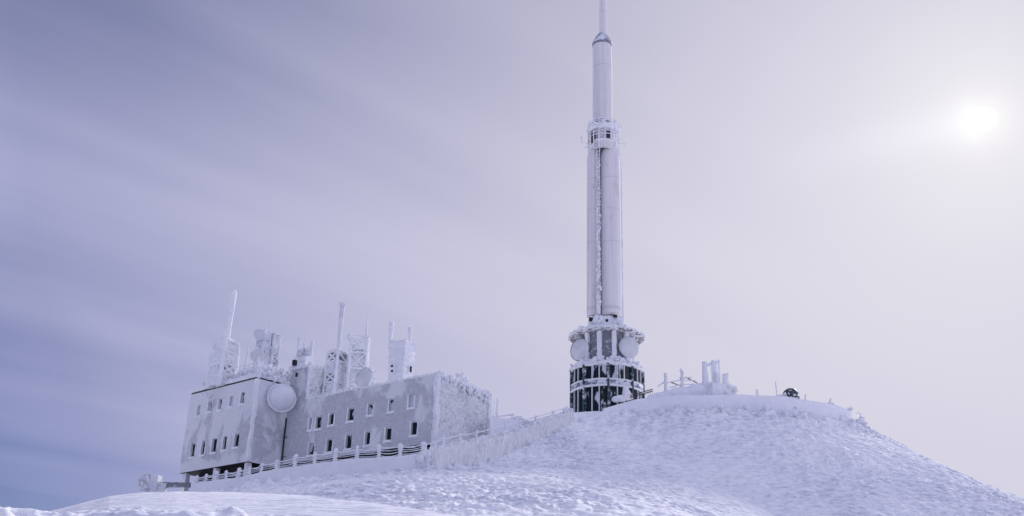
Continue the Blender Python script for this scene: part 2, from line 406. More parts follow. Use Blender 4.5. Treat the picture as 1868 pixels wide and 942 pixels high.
# ------------------------------------------------------------------ terrain
# rim of the summit terrace: photo column, row of wall top, row of wall base, distance
RIM = [(352, 884, 903, 127), (396, 877, 898, 124.5), (440, 872, 893, 121.5), (500, 858, 882, 117.5), (574, 847, 873, 113.3), (648, 838, 868, 109.5), (725, 834, 862, 106),
       (775, 827, 859, 104.5), (800, 820, 859, 105), (838, 810, 850, 107.3), (881, 803, 841, 110), (946, 785, 813, 115.5), (1008, 763, 786, 122), (1040, 749, 763, 127),
       (1100, 747, 750.5, 130), (1160, 730, 751, 130), (1230, 723, 748, 129.3), (1293, 722, 748, 129), (1345, 721, 752, 129.5),
       (1431, 725, 756, 131), (1480, 733, 762, 133), (1517, 738, 766, 136), (1549, 751, 772, 141)]
rim_top = [at(u, v, Y) for u, v, b, Y in RIM]
rim_base = []
for (u, v, b, Y), t in zip(RIM, rim_top):
    q = at(u, b, Y); rim_base.append(np.array([t[0], t[1], q[2]]))
back = [(53, 151, 31.0), (52, 165, 30), (38, 178, 30), (5, 182, 30), (-26, 176, 26), (-42, 164, 22), (-48, 150, 19), (-45, 137, 18.5)]
RB = np.array([[*p] for p in rim_base] + [[*p] for p in back])
RT_ = np.array([[*p] for p in rim_top] + [[x, y, z + 1.5] for x, y, z in back])

_d = np.linspace(0, 400, 2001)
_sl = 0.125 + 0.26 * np.exp(-(_d / 61.0) ** 4) + 0.35 / (1 + np.exp(-(_d - 175) / 10))
_g = np.concatenate([[0], np.cumsum((_sl[1:] + _sl[:-1]) / 2 * np.diff(_d))])
def rim_field(X, Y):
    n = len(RB); dmin = np.full(X.shape, 1e9); sw = np.zeros(X.shape); sb = np.zeros(X.shape); stp = np.zeros(X.shape); ins = np.zeros(X.shape, bool)
    for i in range(n):
        a, c = RB[i], RB[(i + 1) % n]; ta, tb = RT_[i][2], RT_[(i + 1) % n][2]
        ex, ey = c[0] - a[0], c[1] - a[1]; L2 = ex * ex + ey * ey
        t = np.clip(((X - a[0]) * ex + (Y - a[1]) * ey) / L2, 0, 1)
        d2 = (X - a[0] - t * ex) ** 2 + (Y - a[1] - t * ey) ** 2
        dmin = np.minimum(dmin, d2)
        w = math.sqrt(L2) / (d2 + 0.15) ** 1.25
        sw += w; sb += w * (a[2] + t * (c[2] - a[2])); stp += w * (ta + t * (tb - ta))
        cr = (a[1] > Y) != (c[1] > Y)
        ins ^= cr & (X < ex * (Y - a[1]) / (ey if abs(ey) > 1e-9 else 1e-9) + a[0])
    return np.sqrt(dmin), sb / sw, stp / sw, ins

def crest(az_pts):                    # low ridges of drifted snow on the near slope: (column, row, distance)
    P = np.array([at(u, v, Y) for u, v, Y in az_pts])
    return P[:, 0] / P[:, 1], P[:, 1], P[:, 2]
DRIFT = crest([(-200, 975, 46), (60, 940, 46), (110, 929, 46), (150, 918, 46), (200, 906, 46), (250, 900.5, 46), (320, 898.5, 45), (450, 900, 43.5), (560, 905, 42), (700, 920, 40), (830, 941, 38), (1000, 975, 36), (1300, 1060, 34)])
BANK = crest([(-400, 900, 17), (-60, 918, 17), (0, 923, 17), (14, 922, 17), (32, 932, 17), (60, 933, 17), (180, 927, 16.6), (300, 928, 16.2), (430, 934, 16), (520, 942, 16), (640, 956, 16), (900, 1000, 16), (1500, 1100, 16)])

def ground_z(X, Y, detail=True):
    d, zb, zt, ins = rim_field(X, Y)
    z_out = zb - np.interp(d, _d, _g) * (1 + 0.26 * np.clip((X - 12) / 28, 0, 1))
    far = np.clip((np.hypot(X, Y - 130) - 300) / 900, 0, 1)
    z_out = z_out * (1 - far) + far * -230
    sd_ = np.where(ins, d, -d)
    k = np.clip((sd_ - 0.15) / 0.35, 0, 1)
    gate = np.clip((d - 0.3) / 1.2, 0, 1)
    z = z_out * (1 - k) + (zt - 0.12) * k
    if not detail: return z
    P0 = np.stack([X, Y, 0 * X], -1)
    slope_zone = np.clip((Y - 55) / 20, 0, 1) * np.clip((230 - Y) / 40, 0, 1)
    wv = 0.9 * fbm(P0 * 0.12, 2, 5)
    u_ = X / 1.9 + wv; v_ = (Y + 0.12 * X) / 0.62 + 2 * wv
    S = np.stack([u_, v_, 0 * X], -1)
    ripples = 0.36 * ridged(S, 3, 3)
    lq = np.stack([(X + 0.35 * Y) / 1.15, (Y - 0.2 * X) / 0.75, 0 * X], -1)
    lumps = 0.30 * fbm(lq, 3, 9) + 0.20 * (ridged(lq * 0.8 + 5.0, 2, 15) - 0.3)
    right = np.clip((X - 4) / 22, 0, 1)
    gap = 0.6 + 0.5 * np.clip(fbm(P0 * 0.09, 2, 77) * 2.2 + 0.4, -0.5, 1)
    und = 0.35 * fbm(P0 * 0.10, 2, 21) + 0.16 * fbm(P0 * 0.33, 2, 24)
    rel = 0.12 * ridged(np.stack([X / 0.62, Y / 0.42, 0 * X], -1), 2, 91) * gap + ripples * (0.85 + 0.1 * right) * gap + lumps * (0.55 + 0.75 * right) * gap + und
    # knee-high frosted scrub under the crest wall and round the wall corner
    sc = np.clip(fbm(P0 * 1.25, 3, 41) * 2.4 - 0.15, 0, 1.2) * np.clip(fbm(P0 * 0.30, 2, 43) * 2 + 0.75, 0, 1)
    crestz = np.exp(-((d - 1.9) / 1.5) ** 2) * (np.clip((X - 10) / 8, 0, 1) + 0.55 * np.clip((-X - 2) / 6, 0, 1))
    crestz += 0.8 * np.exp(-((d - 4.0) / 3.2) ** 2) * np.clip((X - 26) / 8, 0, 1)
    crestz += 0.55 * np.exp(-((d - 3.5) / 4.0) ** 2) * np.clip((-X - 16) / 8, 0, 1)
    z = z + np.where(ins, 0.4 * und * gate, gate * slope_zone * (rel + 0.85 * sc * crestz))
    # drifts near the camera
    az = X / np.maximum(Y, 0.5); fwd = Y > 1
    for (A, C, Zc), fr, bk, rn in ((DRIFT, 0.30, 0.35, 0.0), (BANK, 0.55, 0.5, 1.0)):
        yc = np.interp(az, A, C); zc = np.interp(az, A, Zc)
        t = Y - yc
        zz = zc - np.where(t < 0, -t * fr, t * bk) * np.abs(t) / (np.abs(t) + (0.9 if rn else 0.7)) + (0.0)
        if rn: zz = zz + 0.09 * fbm(P0 * 3.2, 3, 61) + 0.13 * np.maximum(0, fbm(P0 * 1.5, 2, 63)) + 0.03 * fbm(P0 * 9, 2, 66) - 0.04
        else: zz = zz + 0.04 * fbm(P0 * 0.35, 2, 71) + 0.012 * fbm(P0 * 2.5, 2, 73)
        ok = fwd & (np.abs(t) < (9 if rn else 22))
        z = np.where(ok, np.maximum(z, zz), z)
    # the viewer's feet stand on snow
    z = np.where(np.hypot(X, Y) < 6, np.minimum(z, -1.65), z)
    return z

def build_ground():
    azs = np.concatenate([np.arange(-180, -33, 4.0), np.arange(-33, 33, 0.075), np.arange(33, 180, 4.0)]) * math.pi / 180
    rs = np.concatenate([np.arange(1, 12, 0.8), np.arange(12, 18.5, 0.07), np.arange(18.5, 30, 0.7), np.arange(30, 48, 0.22), np.arange(48, 70, 0.5), np.arange(70, 82, 0.25),
                         np.arange(82, 158, 0.17), np.arange(158, 200, 2.0), 200 * 1.12 ** np.arange(0, 38)])
    A, Rr = np.meshgrid(azs, rs)
    X = Rr * np.sin(A); Y = Rr * np.cos(A)
    Z = np.empty_like(X)
    for i in range(0, len(rs), 60): Z[i:i + 60] = ground_z(X[i:i + 60], Y[i:i + 60])
    P = np.stack([X, Y, Z], -1)
    m = MB(); m.grid(P[:, ::-1], True)
    c = np.array([[0, 0, -1.7]]); nA = len(azs)
    ring = P[0, ::-1]
    m.add(np.concatenate([ring, c]), None, [((i + 1) % nA, i, nA) for i in range(nA)])
    return tag(m.build('ground', M['snow']), 'wind sculpted snow slope rising to the summit', None, None, 'structure')
build_ground()
def gz(x, y): return float(ground_z(np.array([float(x)]), np.array([float(y)]))[0])

# ------------------------------------------------------------------ retaining walls
def wall_strip(i0, i1, name, label, cat, mat, thick, amp, freq, res, ridge_amp=0.0, cap_amp=0.05, down=1.2, raise_=0.0, fill=None):
    top = np.array(rim_top[i0:i1 + 1]); base = np.array(rim_base[i0:i1 + 1])
    seg = np.linalg.norm(np.diff(top[:, :2], axis=0), axis=1); S = np.concatenate([[0], np.cumsum(seg)])
    n = max(2, int(S[-1] / res)); s = np.linspace(0, S[-1], n)
    g = lambda A, k: np.interp(s, S, A[:, k])
    X, Y, ZT, ZB = g(top, 0), g(top, 1), g(top, 2) + raise_, g(base, 2) - down
    tx, ty = np.gradient(X), np.gradient(Y); L = np.hypot(tx, ty); nx, ny = ty / L, -tx / L      # outward
    sgn = -1 if (nx[len(nx) // 2] * X[len(X) // 2] + ny[len(ny) // 2] * Y[len(Y) // 2]) > 0 else 1
    nx, ny = nx * sgn, ny * sgn
    nv = max(3, int(np.max(ZT - ZB) / res) + 1)
    cols = []
    batter = 0.12
    for j in range(nv):
        f = j / (nv - 1); cols.append(np.stack([X + nx * (thick / 2 + batter * (1 - f)), Y + ny * (thick / 2 + batter * (1 - f)), ZB + (ZT - ZB) * f], -1))
    for j in range(1, 5):
        f = j / 4; cols.append(np.stack([X + nx * thick * (0.5 - f), Y + ny * thick * (0.5 - f), ZT + 0.06 * math.sin(math.pi * f)], -1))
    for j in range(1, 4):
        f = j / 3; cols.append(np.stack([X - nx * thick / 2, Y - ny * thick / 2, ZT + (ZB - ZT) * f], -1))
    P = np.stack(cols, 0)
    out = np.stack([nx, ny, 0 * nx], -1)[None]
    P = P + amp * vec_noise(P, freq, i0 + 3, 3)
    if ridge_amp:
        q = P * np.array([1, 1, 0.16])    # vertical feathers of ice
        P = P + out * (ridge_amp * np.maximum(0, ridged(q * 2.1, 3, 7) + 0.2))[..., None] * (np.arange(len(cols)) < nv)[:, None, None]
    m = MB(); m.grid(P)
    for e, fl in ((0, False), (P.shape[1] - 1, True)):
        ring = P[:, e]; k = len(ring)
        m.add(np.concatenate([ring, ring.mean(0)[None]]), None, [((i, (i + 1) % k, k) if fl else ((i + 1) % k, i, k)) for i in range(k)])
    c0 = top[len(top) // 2]
    root = thing(name, (c0[0], c0[1], np.interp(S[len(S) // 2], s, ZB)), label, cat)
    m.build('wall_body', mat, root)
    return root, s, S, X, Y, ZT, nx, ny

wl, *LW = wall_strip(0, 7, 'retaining_wall', 'long smooth snow plastered retaining wall below the building carrying the sagging wire railing', 'wall', M['smooth'], 0.6, 0.05, 0.5, 0.3)
wf, *FW = wall_strip(7, 13, 'parapet_wall', 'parapet wall crusted with vertical ice ribs climbing from the building corner to the tower', 'wall', M['ribs'], 0.7, 0.18, 0.9, 0.11, ridge_amp=0.40)
wr, *RWl = wall_strip(14, 22, 'retaining_wall', 'smooth snow covered retaining wall along the hilltop to the right of the tower', 'wall', M['smooth'], 0.7, 0.07, 0.45, 0.22)

m = MB(); rk = random.Random(9)
for i in range(7, 13):
    for k in range(26):
        t = rk.random(); p_ = rim_top[i] * (1 - t) + rim_top[i + 1] * t; m.blob(p_ + np.array([rk.uniform(-.3, .3), rk.uniform(-.45, .1), rk.uniform(-.15, .12)]), rk.uniform(0.1, 0.27), k + i, 0.55, (1, 1, 1.2), 8, 6)
m.build('rime_knobs', M['rime'], wf)
m = MB(); cb, ct = rim_base[7], rim_top[7]
m.rbox(np.array([ct[0], ct[1], (cb[2] + ct[2]) / 2 - 0.3]), (np.array([1.0, 0, 0]), np.array([0, 1.0, 0]), UP), (0.55, 0.5, (ct[2] - cb[2]) / 2 + 0.35), 0.14, 0.28, 1.3, 5)
for k in range(14): m.blob(np.array([ct[0] + random.uniform(-.5, .5), ct[1] - random.uniform(.2, .6), cb[2] + random.uniform(-.1, 1.6)]), random.uniform(0.2, 0.4), k, 0.5)
m.build('rime_crust', M['rime'], wf)

def on_strip(strip, u):               # point of a wall top seen in photo column u
    s, S, X, Y, ZT, nx, ny = strip
    us = np.array([proj(np.array([x, y, z]))[0] for x, y, z in zip(X, Y, ZT)])
    k = np.argsort(us); f = np.interp(u, us[k], np.arange(len(us))[k].astype(float))
    ii = np.arange(len(X)); return np.array([np.interp(f, ii, X), np.interp(f, ii, Y), np.interp(f, ii, ZT)])

def post(m, p, h, r, seed, lean=(0, 0), lump=0.3):
    q = p + np.array([lean[0], lean[1], h])
    m.tube(p - UP * 0.25, q, r * 1.05, r * 0.85, 8, lump, seed=seed)
    m.blob(q, r * 1.12, seed, 0.3)

def railing(name, strip, us, heights, label, nrail, r, sag, post_r, parent_mat, jag=0.0):
    pts = [on_strip(strip, u) for u in us]
    root = thing(name, pts[len(pts) // 2], label, 'railing')
    for i, p in enumerate(pts):
        m = MB(); k_ = random.uniform(0.8, 1.25); post(m, p, heights[i] * random.uniform(0.9, 1.12), post_r * k_, i * 7 + 3, (random.uniform(-.08, .08), random.uniform(-.05, .05)), 0.45)
        for q in range(5): m.blob(p + np.array([random.uniform(-.7, .7) * post_r, -0.5 * post_r, random.uniform(0.0, 1.0) * heights[i]]), post_r * random.uniform(0.45, 0.85), q + i, 0.5, nu=8, nv=6)
        m.build('post', parent_mat, root)
    for i in range(len(pts) - 1):
        a, b = pts[i], pts[i + 1]
        for k in range(nrail):
            f = 0.24 + 0.70 * k / max(1, nrail - 1)
            t = np.linspace(0, 1, 15)
            P = a + (b - a) * t[:, None]
            P[:, 2] += f * (heights[i] + (heights[i + 1] - heights[i]) * t) - sag * random.uniform(0.5, 1.25) * 4 * t * (1 - t)
            rr = r * (1 + 0.6 * fbm(P * 3.1, 2, i * 5 + k)) * (0.75 + 0.5 * (k == nrail - 1))
            m = MB(); m.sweep(P, np.maximum(rr, 0.02)); m.build('rail', parent_mat, root)
    return root
random.seed(4)
us = [358, 375, 393, 412, 434, 455, 476, 505, 537, 573, 611, 651, 691, 729, 772]
railing('wire_railing', LW, us, [0.85] * 5 + [0.95] * 3 + [1.1] * 6 + [1.0], 'rime coated railing with sagging wires along the wall in front of the building', 4, 0.055, 0.16, 0.20, M['rime'])
us = [776, 808, 838, 868, 895, 922, 950, 978, 1008, 1033]
railing('parapet_railing', FW, us, [0.9, 0.95, 1.0, 0.95, 1.05, 1.0, 1.0, 0.9, 0.8, 0.6], 'thin frosted handrail on slim posts on top of the ice ribbed parapet', 2, 0.05, 0.04, 0.14, M['rime'])

# ------------------------------------------------------------------ observatory building
class Plane:
    def __init__(s, O, t):
        s.O = np.asarray(O, float)[:2]; s.t = nrm(t); s.n = np.array([s.t[1], -s.t[0]])
        if s.n @ s.O > 0: s.n = -s.n       # faces the camera
        s.t3 = np.array([*s.t, 0]); s.n3 = np.array([*s.n, 0])
    def px(s, u, v):
        d = ray(u, v); k = (s.n @ s.O) / (s.n @ d[:2]); p = d * k
        return (p[:2] - s.O) @ s.t, p[2]
    def P(s, a, z, off=0.0):
        a = np.asarray(a, float); z = np.asarray(z, float)
        xy = s.O + a[..., None] * s.t + off * s.n if a.ndim else s.O + a * s.t + off * s.n
        return np.concatenate([xy, z[..., None]], -1) if a.ndim else np.array([xy[0], xy[1], float(z)])
A_LONG, A_LEFT = math.radians(38.5), math.radians(41)
C_ = at(795, 750, 114)
PL = Plane(C_, (-math.cos(A_LONG), math.sin(A_LONG)))
PS = Plane(C_, (math.sin(math.radians(33)), math.cos(math.radians(33))))
sJ = PL.px(523, 760)[0]; J = PL.P(sJ, 0.0)
tl3 = np.array([math.sin(A_LEFT), math.cos(A_LEFT)])
lo, hi = 1.0, 14.0
for _ in range(40):
    mid = (lo + hi) / 2; q = np.array([J[0] - tl3[0] * mid, J[1] - tl3[1] * mid, 28.0])
    if proj(q)[0] > 459.5: lo = mid
    else: hi = mid
C2 = np.array([J[0] - tl3[0] * lo, J[1] - tl3[1] * lo]); L2 = lo
PA = Plane(C2, (-math.cos(A_LEFT), math.sin(A_LEFT)))     # near block, long face
PB = Plane(C2, tl3)                                       # near block, right face
zLt = 0.5 * (PA.px(347, 722)[1] + PA.px(466, 690)[1]); zLb = 0.5 * (PA.px(327, 865)[1] + PA.px(455, 840)[1]); sL = PA.px(337, 793)[0]
zRt = 0.5 * (PL.px(797, 683)[1] + PL.px(640, 712)[1]); zRb = PL.px(788, 808)[1] - 0.0
sT = PL.px(563, 700)[0]; zTt = PL.px(562, 669)[1]         # the taller bay
sS = PS.px(892, 745)[0]
print('bldg', zLt, zLb, sL, L2, zRt, zRb, sJ, sT, zTt, sS, C2)
bld = thing('observatory_building', (*C_[:2], zRb - 1.6), 'large frost plastered observatory block with two rows of dark windows below a roof of aerials', 'building')

def wall_holes(pl, s0, s1, z0, z1, holes, name, mat, depth=0.28, off=0.0):
    ss = sorted({s0, s1, *[h[0] for h in holes], *[h[1] for h in holes]}); zs = sorted({z0, z1, *[h[2] for h in holes], *[h[3] for h in holes]})
    m = MB()
    for a, b in zip(ss[:-1], ss[1:]):
        for c, d in zip(zs[:-1], zs[1:]):
            mx, mz = (a + b) / 2, (c + d) / 2
            if any(h[0] < mx < h[1] and h[2] < mz < h[3] for h in holes): continue
            m.add([pl.P(a, c, off), pl.P(b, c, off), pl.P(b, d, off), pl.P(a, d, off)], [(0, 1, 2, 3)])
    for h in holes:                   # reveals
        r = [(h[0], h[2]), (h[1], h[2]), (h[1], h[3]), (h[0], h[3])]
        for (a, c), (b, d) in zip(r, r[1:] + r[:1]):
            m.add([pl.P(a, c, off), pl.P(b, d, off), pl.P(b, d, off - depth), pl.P(a, c, off - depth)], [(0, 1, 2, 3)])
    return m.build(name, mat, bld, smooth=False)

def windows_at(pl, rects, ox, oy, sc, frosty=()):
    hs = []
    for x0, y0, x1, y1 in rects:
        cy, cx = (y0 + y1) / 2, (x0 + x1) / 2
        a = pl.px(ox + x0 / sc, oy + cy / sc)[0]; b = pl.px(ox + x1 / sc, oy + cy / sc)[0]
        c = pl.px(ox + cx / sc, oy + y1 / sc)[1]; d = pl.px(ox + cx / sc, oy + y0 / sc)[1]
        hs.append((min(a, b), max(a, b), c, d))
    return hs
def add_windows(pl, hs, frosty):
    for i, (a, b, c, d) in enumerate(hs):
        m = MB(); w = 0.07; off = -0.26
        for (p, q, r_, s_) in ((a, b, c, c + w), (a, b, d - w, d), (a, a + w, c + w, d - w), (b - w, b, c + w, d - w)):
            m.box(pl.P((p + q) / 2, (r_ + s_) / 2, off + 0.03), (pl.t3, UP, pl.n3), ((q - p) / 2 - 0.002, (s_ - r_) / 2 - 0.002, 0.04))
        fr = m.build('window', M['frame'], bld, smooth=False)
        m = MB(); m.box(pl.P((a + b) / 2, (c + d) / 2, off), (pl.t3, UP, pl.n3), ((b - a) / 2, (d - c) / 2, 0.012))
        m.build('pane', M['pane_frost'] if i in frosty else M['pane'], fr, smooth=False)
        m = MB(); m.rbox(pl.P((a + b) / 2, c - 0.10, 0.03), (pl.t3, UP, pl.n3), ((b - a) / 2 + 0.14, 0.13, 0.13), 0.12, 0.07, 2.5, i)
        # rime rim at the sides of the opening
        m.rbox(pl.P(b + 0.04, (c + d) / 2, 0.01), (pl.t3, UP, pl.n3), (0.09, (d - c) / 2 + 0.1, 0.06), 0.12, 0.06, 2.5, i + 5)
        if i % 2 == 0: m.rbox(pl.P(a - 0.04, (c + d) / 2 - 0.1, 0.01), (pl.t3, UP, pl.n3), (0.08, (d - c) / 2, 0.05), 0.12, 0.06, 2.5, i + 9)
        m.build('sill', M['rime'], fr)

# -- near block
hl = windows_at(PA, [(470, 288, 495, 355), (541, 265, 565, 330), (612, 247, 636, 318), (682, 228, 706, 298), (757, 203, 783, 278),
                     (427, 543, 453, 630), (497, 525, 523, 615), (567, 508, 597, 600), (640, 493, 668, 582), (715, 478, 745, 565)], 230, 660, 3.624)
wall_holes(PA, 0, sL, zLb, zLt, hl, 'wall', M['wall_left']); add_windows(PA, hl, (0, 1, 2, 3))
def rime_face(pl, s0, s1, z0, z1, name, res, amp, freq, ridge, mat, seed=0, off=0.06, parent=bld, fq=(1, 1, 1)):
    n, k = int((s1 - s0) / res) + 2, int((z1 - z0) / res) + 2
    a, z = np.meshgrid(np.linspace(s0, s1, n), np.linspace(z0, z1, k), indexing='ij')
    P = pl.P(a, z, off)
    Q = np.stack([a * fq[0], z * fq[1], 0 * a], -1); wv = 0.6 * fbm(Q * 0.5, 2, seed + 3)
    h = amp * fbm(Q * freq, 3, seed) + ridge * ridged(np.stack([a * fq[0] * freq + wv, z * fq[1] * freq + 1.5 * wv, 0 * a], -1), 3, seed + 8)
    edge = np.minimum(1, np.minimum(np.minimum(a - s0, s1 - a), np.minimum(z - z0, z1 - z)) / 0.15 + 0.3)
    P = P + pl.n3 * (h * edge)[..., None] + 0.3 * amp * vec_noise(P, freq * 1.5, seed + 20, 2)
    m = MB(); m.grid(P)
    return m.build(name, mat, parent)
rime_face(PB, 0.0, L2, zLb, zLt, 'wall', 0.12, 0.07, 0.9, 0.05, M['wall_left'], 12, off=0.0)
c3 = PA.P(sL, 0); c4 = c3[:2] + tl3 * 12
def quadwall(m, p, q, z0, z1): m.add([[*p[:2], z0], [*q[:2], z0], [*q[:2], z1], [*p[:2], z1]], [(0, 1, 2, 3)])
m = MB(); quadwall(m, c3, c4, zLb, zLt); quadwall(m, c4, C2 + tl3 * 12, zLb, zLt); quadwall(m, C2 + tl3 * L2, C2 + tl3 * 12, zLb, zLt)
m.build('wall', M['wall_left'], bld, smooth=False)
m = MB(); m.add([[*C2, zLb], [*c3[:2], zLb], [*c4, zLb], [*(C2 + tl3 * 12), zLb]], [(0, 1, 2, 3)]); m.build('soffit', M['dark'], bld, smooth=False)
axA = (PA.t3, np.array([*tl3, 0]), UP)
cA = lambda s, d, z: np.array([*(C2 + PA.t * s + tl3 * d), z])
m = MB(); m.rbox(cA(sL / 2, 6.0, zLt + 0.42), axA, (sL / 2 + 0.12, 6.12, 0.22), 0.25, 0.07, 0.9, 3); roof = m.build('roof', M['rime'], bld)
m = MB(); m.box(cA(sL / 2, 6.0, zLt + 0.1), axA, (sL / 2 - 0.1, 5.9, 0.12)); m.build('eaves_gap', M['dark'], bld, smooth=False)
m = MB(); m.rbox(cA(sL / 2 + 0.3, 6.2, zLt + 1.15), axA, (sL / 2 - 1.2, 5.2, 0.62), 0.22, 0.16, 0.8, 5); m.build('parapet', M['rime'], roof)
# rime crust on the corner between the two faces
m = MB(); m.rbox(cA(0.0, 0.0, (zLb + zLt) / 2), axA, (0.2, 0.2, (zLt - zLb) / 2 - 0.1), 0.16, 0.2, 1.4, 15); m.build('rime_crust', M['rime'], bld)
# knobs of rime growing along the edges of the two blocks
def knobs(m, p, q, n, r0, r1, sp, zs=1.0, seed=0):
    rg = random.Random(seed); p = np.asarray(p, float); q = np.asarray(q, float)
    for k in range(n): m.blob(p + (q - p) * rg.random() + np.array([rg.uniform(-sp, sp), rg.uniform(-sp, sp), rg.uniform(-sp, sp) * zs]), r0 + (r1 - r0) * rg.random() ** 1.8, seed + k, 0.55, (1, 1, 1.15), 8, 6)
m = MB(); knobs(m, cA(0, 0.2, zLt + 0.55), cA(sL, 0.2, zLt + 0.55), 70, 0.1, 0.3, 0.2, 0.8, 3); knobs(m, cA(0.2, 0.9, zLt + 1.6), cA(sL - 1, 0.9, zLt + 1.6), 60, 0.12, 0.36, 0.25, 0.8, 30); knobs(m, cA(0, 0, zLt + 0.6), cA(0, 5, zLt + 0.6), 40, 0.12, 0.4, 0.3, 1, 60); knobs(m, cA(0.3, 1, zLt + 1.5), cA(0.3, 6, zLt + 1.5), 40, 0.15, 0.45, 0.35, 1, 90)
m.build('rime_knobs', M['rime'], roof)
# roof rail
m = MB()
for k in range(9):
    p = cA(1.0 + (sL - 2.2) * k / 8, 1.2, zLt + 1.7); m.tube(p, p + UP * 1.0, 0.06, 0.05, 6, 0.3, seed=k)
for hh in (0.5, 0.95):
    P = np.array([cA(1.0 + (sL - 2.2) * t, 1.2, zLt + 1.7 + hh) for t in np.linspace(0, 1, 30)]); m.sweep(P, 0.05)
m.build('roof_railing', M['rime'], roof)
# lower dark storey and piers
m = MB(); m.box(cA(sL / 2 - 0.5, 6.4, zLb - 1.6), axA, (sL / 2 - 1.9, 5.0, 1.6)); m.build('undercroft', M['dark'], bld, smooth=False)
for s_ in (sL - 0.7, sL * 0.5, 0.8):
    m = MB(); m.rbox(cA(s_, 0.7, zLb - 1.2), axA, (0.32, 0.3, 1.2), 0.2, 0.05, 1.5, int(s_)); m.build('pier', M['smooth'], bld)
# -- long block
hr = windows_at(PL, [(283, 368, 308, 465), (338, 357, 381, 457), (446, 332, 487, 425), (598, 290, 647, 395), (760, 255, 803, 345), (930, 215, 972, 318), (1090, 178, 1140, 285),
                     (280, 570, 322, 670), (425, 540, 473, 645), (580, 505, 627, 620), (738, 480, 783, 588), (902, 448, 950, 552), (1108, 397, 1163, 510)], 500, 680, 4.448)
wall_holes(PL, 0, sT, zRb, zRt, hr, 'wall', M['wall_long']); add_windows(PL, hr, (0, 5, 6))
wall_holes(PL, sT, sJ, zRb, zTt, [], 'wall', M['wall_long'])
rime_face(PS, 0, sS, zRb - 1.2, zRt, 'wall', 0.07, 0.13, 0.9, 0.17, M['feather'], 31, fq=(2.0, 2.6, 1))
axL = (PL.t3, np.array([*PS.t, 0]), UP)
cL = lambda s, d, z: np.array([*(PL.O + PL.t * s + PS.t * d), z])
m = MB()
m.add([cL(0, sS, zRb - 2), cL(sJ, sS, zRb - 2), cL(sJ, sS, zRt), cL(0, sS, zRt)], [(0, 1, 2, 3)]); m.build('wall', M['wall_long'], bld, smooth=False)
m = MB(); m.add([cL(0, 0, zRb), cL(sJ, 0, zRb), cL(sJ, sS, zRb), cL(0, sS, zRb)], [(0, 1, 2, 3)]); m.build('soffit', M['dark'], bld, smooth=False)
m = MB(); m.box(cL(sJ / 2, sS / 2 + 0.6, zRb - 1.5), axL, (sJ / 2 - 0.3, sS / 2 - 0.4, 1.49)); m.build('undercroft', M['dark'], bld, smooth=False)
m = MB(); m.rbox(cL(sT / 2, sS / 2, zRt - 0.1), axL, (sT / 2 - 0.05, sS / 2 - 0.05, 0.2), 0.3, 0.08, 1.0, 8); roof2 = m.build('roof', M['rime'], bld)
m = MB(); m.rbox(cL(sT / 2, 0.12, zRt + 0.04), axL, (sT / 2, 0.13, 0.10), 0.16, 0.09, 1.3, 18); m.build('parapet', M['rime'], roof2)
m = MB(); knobs(m, cL(0.2, 0.05, zRt + 0.12), cL(sT, 0.05, zRt + 0.12), 80, 0.08, 0.24, 0.12, 1, 5); knobs(m, cL(0, -0.05, zRb), cL(0, -0.05, zRt), 60, 0.1, 0.26, 0.12, 1, 45)
knobs(m, cL(sT, 0, zRt), cL(sT, 0, zTt), 24, 0.1, 0.26, 0.12, 1, 75); knobs(m, cL(sT, 0.1, zTt + 0.25), cL(sJ, 0.1, zTt + 0.25), 26, 0.12, 0.34, 0.2, 1, 95); knobs(m, cL(sT, 0, zTt + 0.25), cL(sT, sS, zTt + 0.25), 40, 0.12, 0.34, 0.2, 1, 115); m.build('rime_knobs', M['rime'], roof2)
# taller bay: right hand face and cap
PT = Plane(PL.P(sT, 0)[:2], PS.t)
rime_face(PT, 0.0, sS, zRt - 0.3, zTt, 'wall', 0.09, 0.2, 0.9, 0.24, M['feather'], 77, fq=(2, 2.5, 1))
m = MB(); m.rbox(cL((sT + sJ) / 2, sS / 2, zTt + 0.12), axL, ((sJ - sT) / 2 + 0.1, sS / 2 + 0.1, 0.2), 0.2, 0.12, 1.1, 9); m.build('roof', M['rime'], bld)
m = MB(); quadwall(m, cL(sJ, 0, 0), cL(sJ, sS, 0), zLb, zTt); quadwall(m, cL(sT, sS, 0), cL(sJ, sS, 0), zRt, zTt); m.build('wall', M['wall_long'], bld, smooth=False)
m = MB(); m.rbox(cL(sT, 0.0, (zRt + zTt) / 2), axL, (0.14, 0.14, (zTt - zRt) / 2), 0.15, 0.14, 1.5, 25); m.build('rime_crust', M['rime'], bld)
# crust on the lit corner, along the top of the gable and at the far corner
m = MB(); m.rbox(cL(0, 0.05, (zRb + zRt) / 2 - 0.4), axL, (0.27, 0.27, (zRt - zRb) / 2 + 0.5), 0.14, 0.22, 1.7, 35); m.build('rime_crust', M['rime'], bld)
m = MB(); m.rbox(cL(0.05, sS / 2, zRt - 0.02), axL, (0.26, sS / 2, 0.2), 0.13, 0.2, 1.8, 45)
for k in range(26):
    p = cL(random.uniform(-0.3, 0.3), random.uniform(0.3, sS), zRt + random.uniform(0.0, 0.25)); m.blob(p, random.uniform(0.12, 0.24), k, 0.5, (1, 1, 1.2))
for k in range(44):
    p = cL(-random.uniform(0.1, 0.35), random.uniform(0.3, sS), zRt - random.uniform(0.0, 1.0)); m.blob(p, random.uniform(0.1, 0.26), k + 30, 0.5, (1, 1, 1.6))
m.build('rime_crust', M['rime'], bld)
m = MB(); m.rbox(cL(0.0, sS - 0.1, (zRb + zRt) / 2), axL, (0.22, 0.3, (zRt - zRb) / 2), 0.14, 0.2, 1.6, 55); m.build('rime_crust', M['rime'], bld)
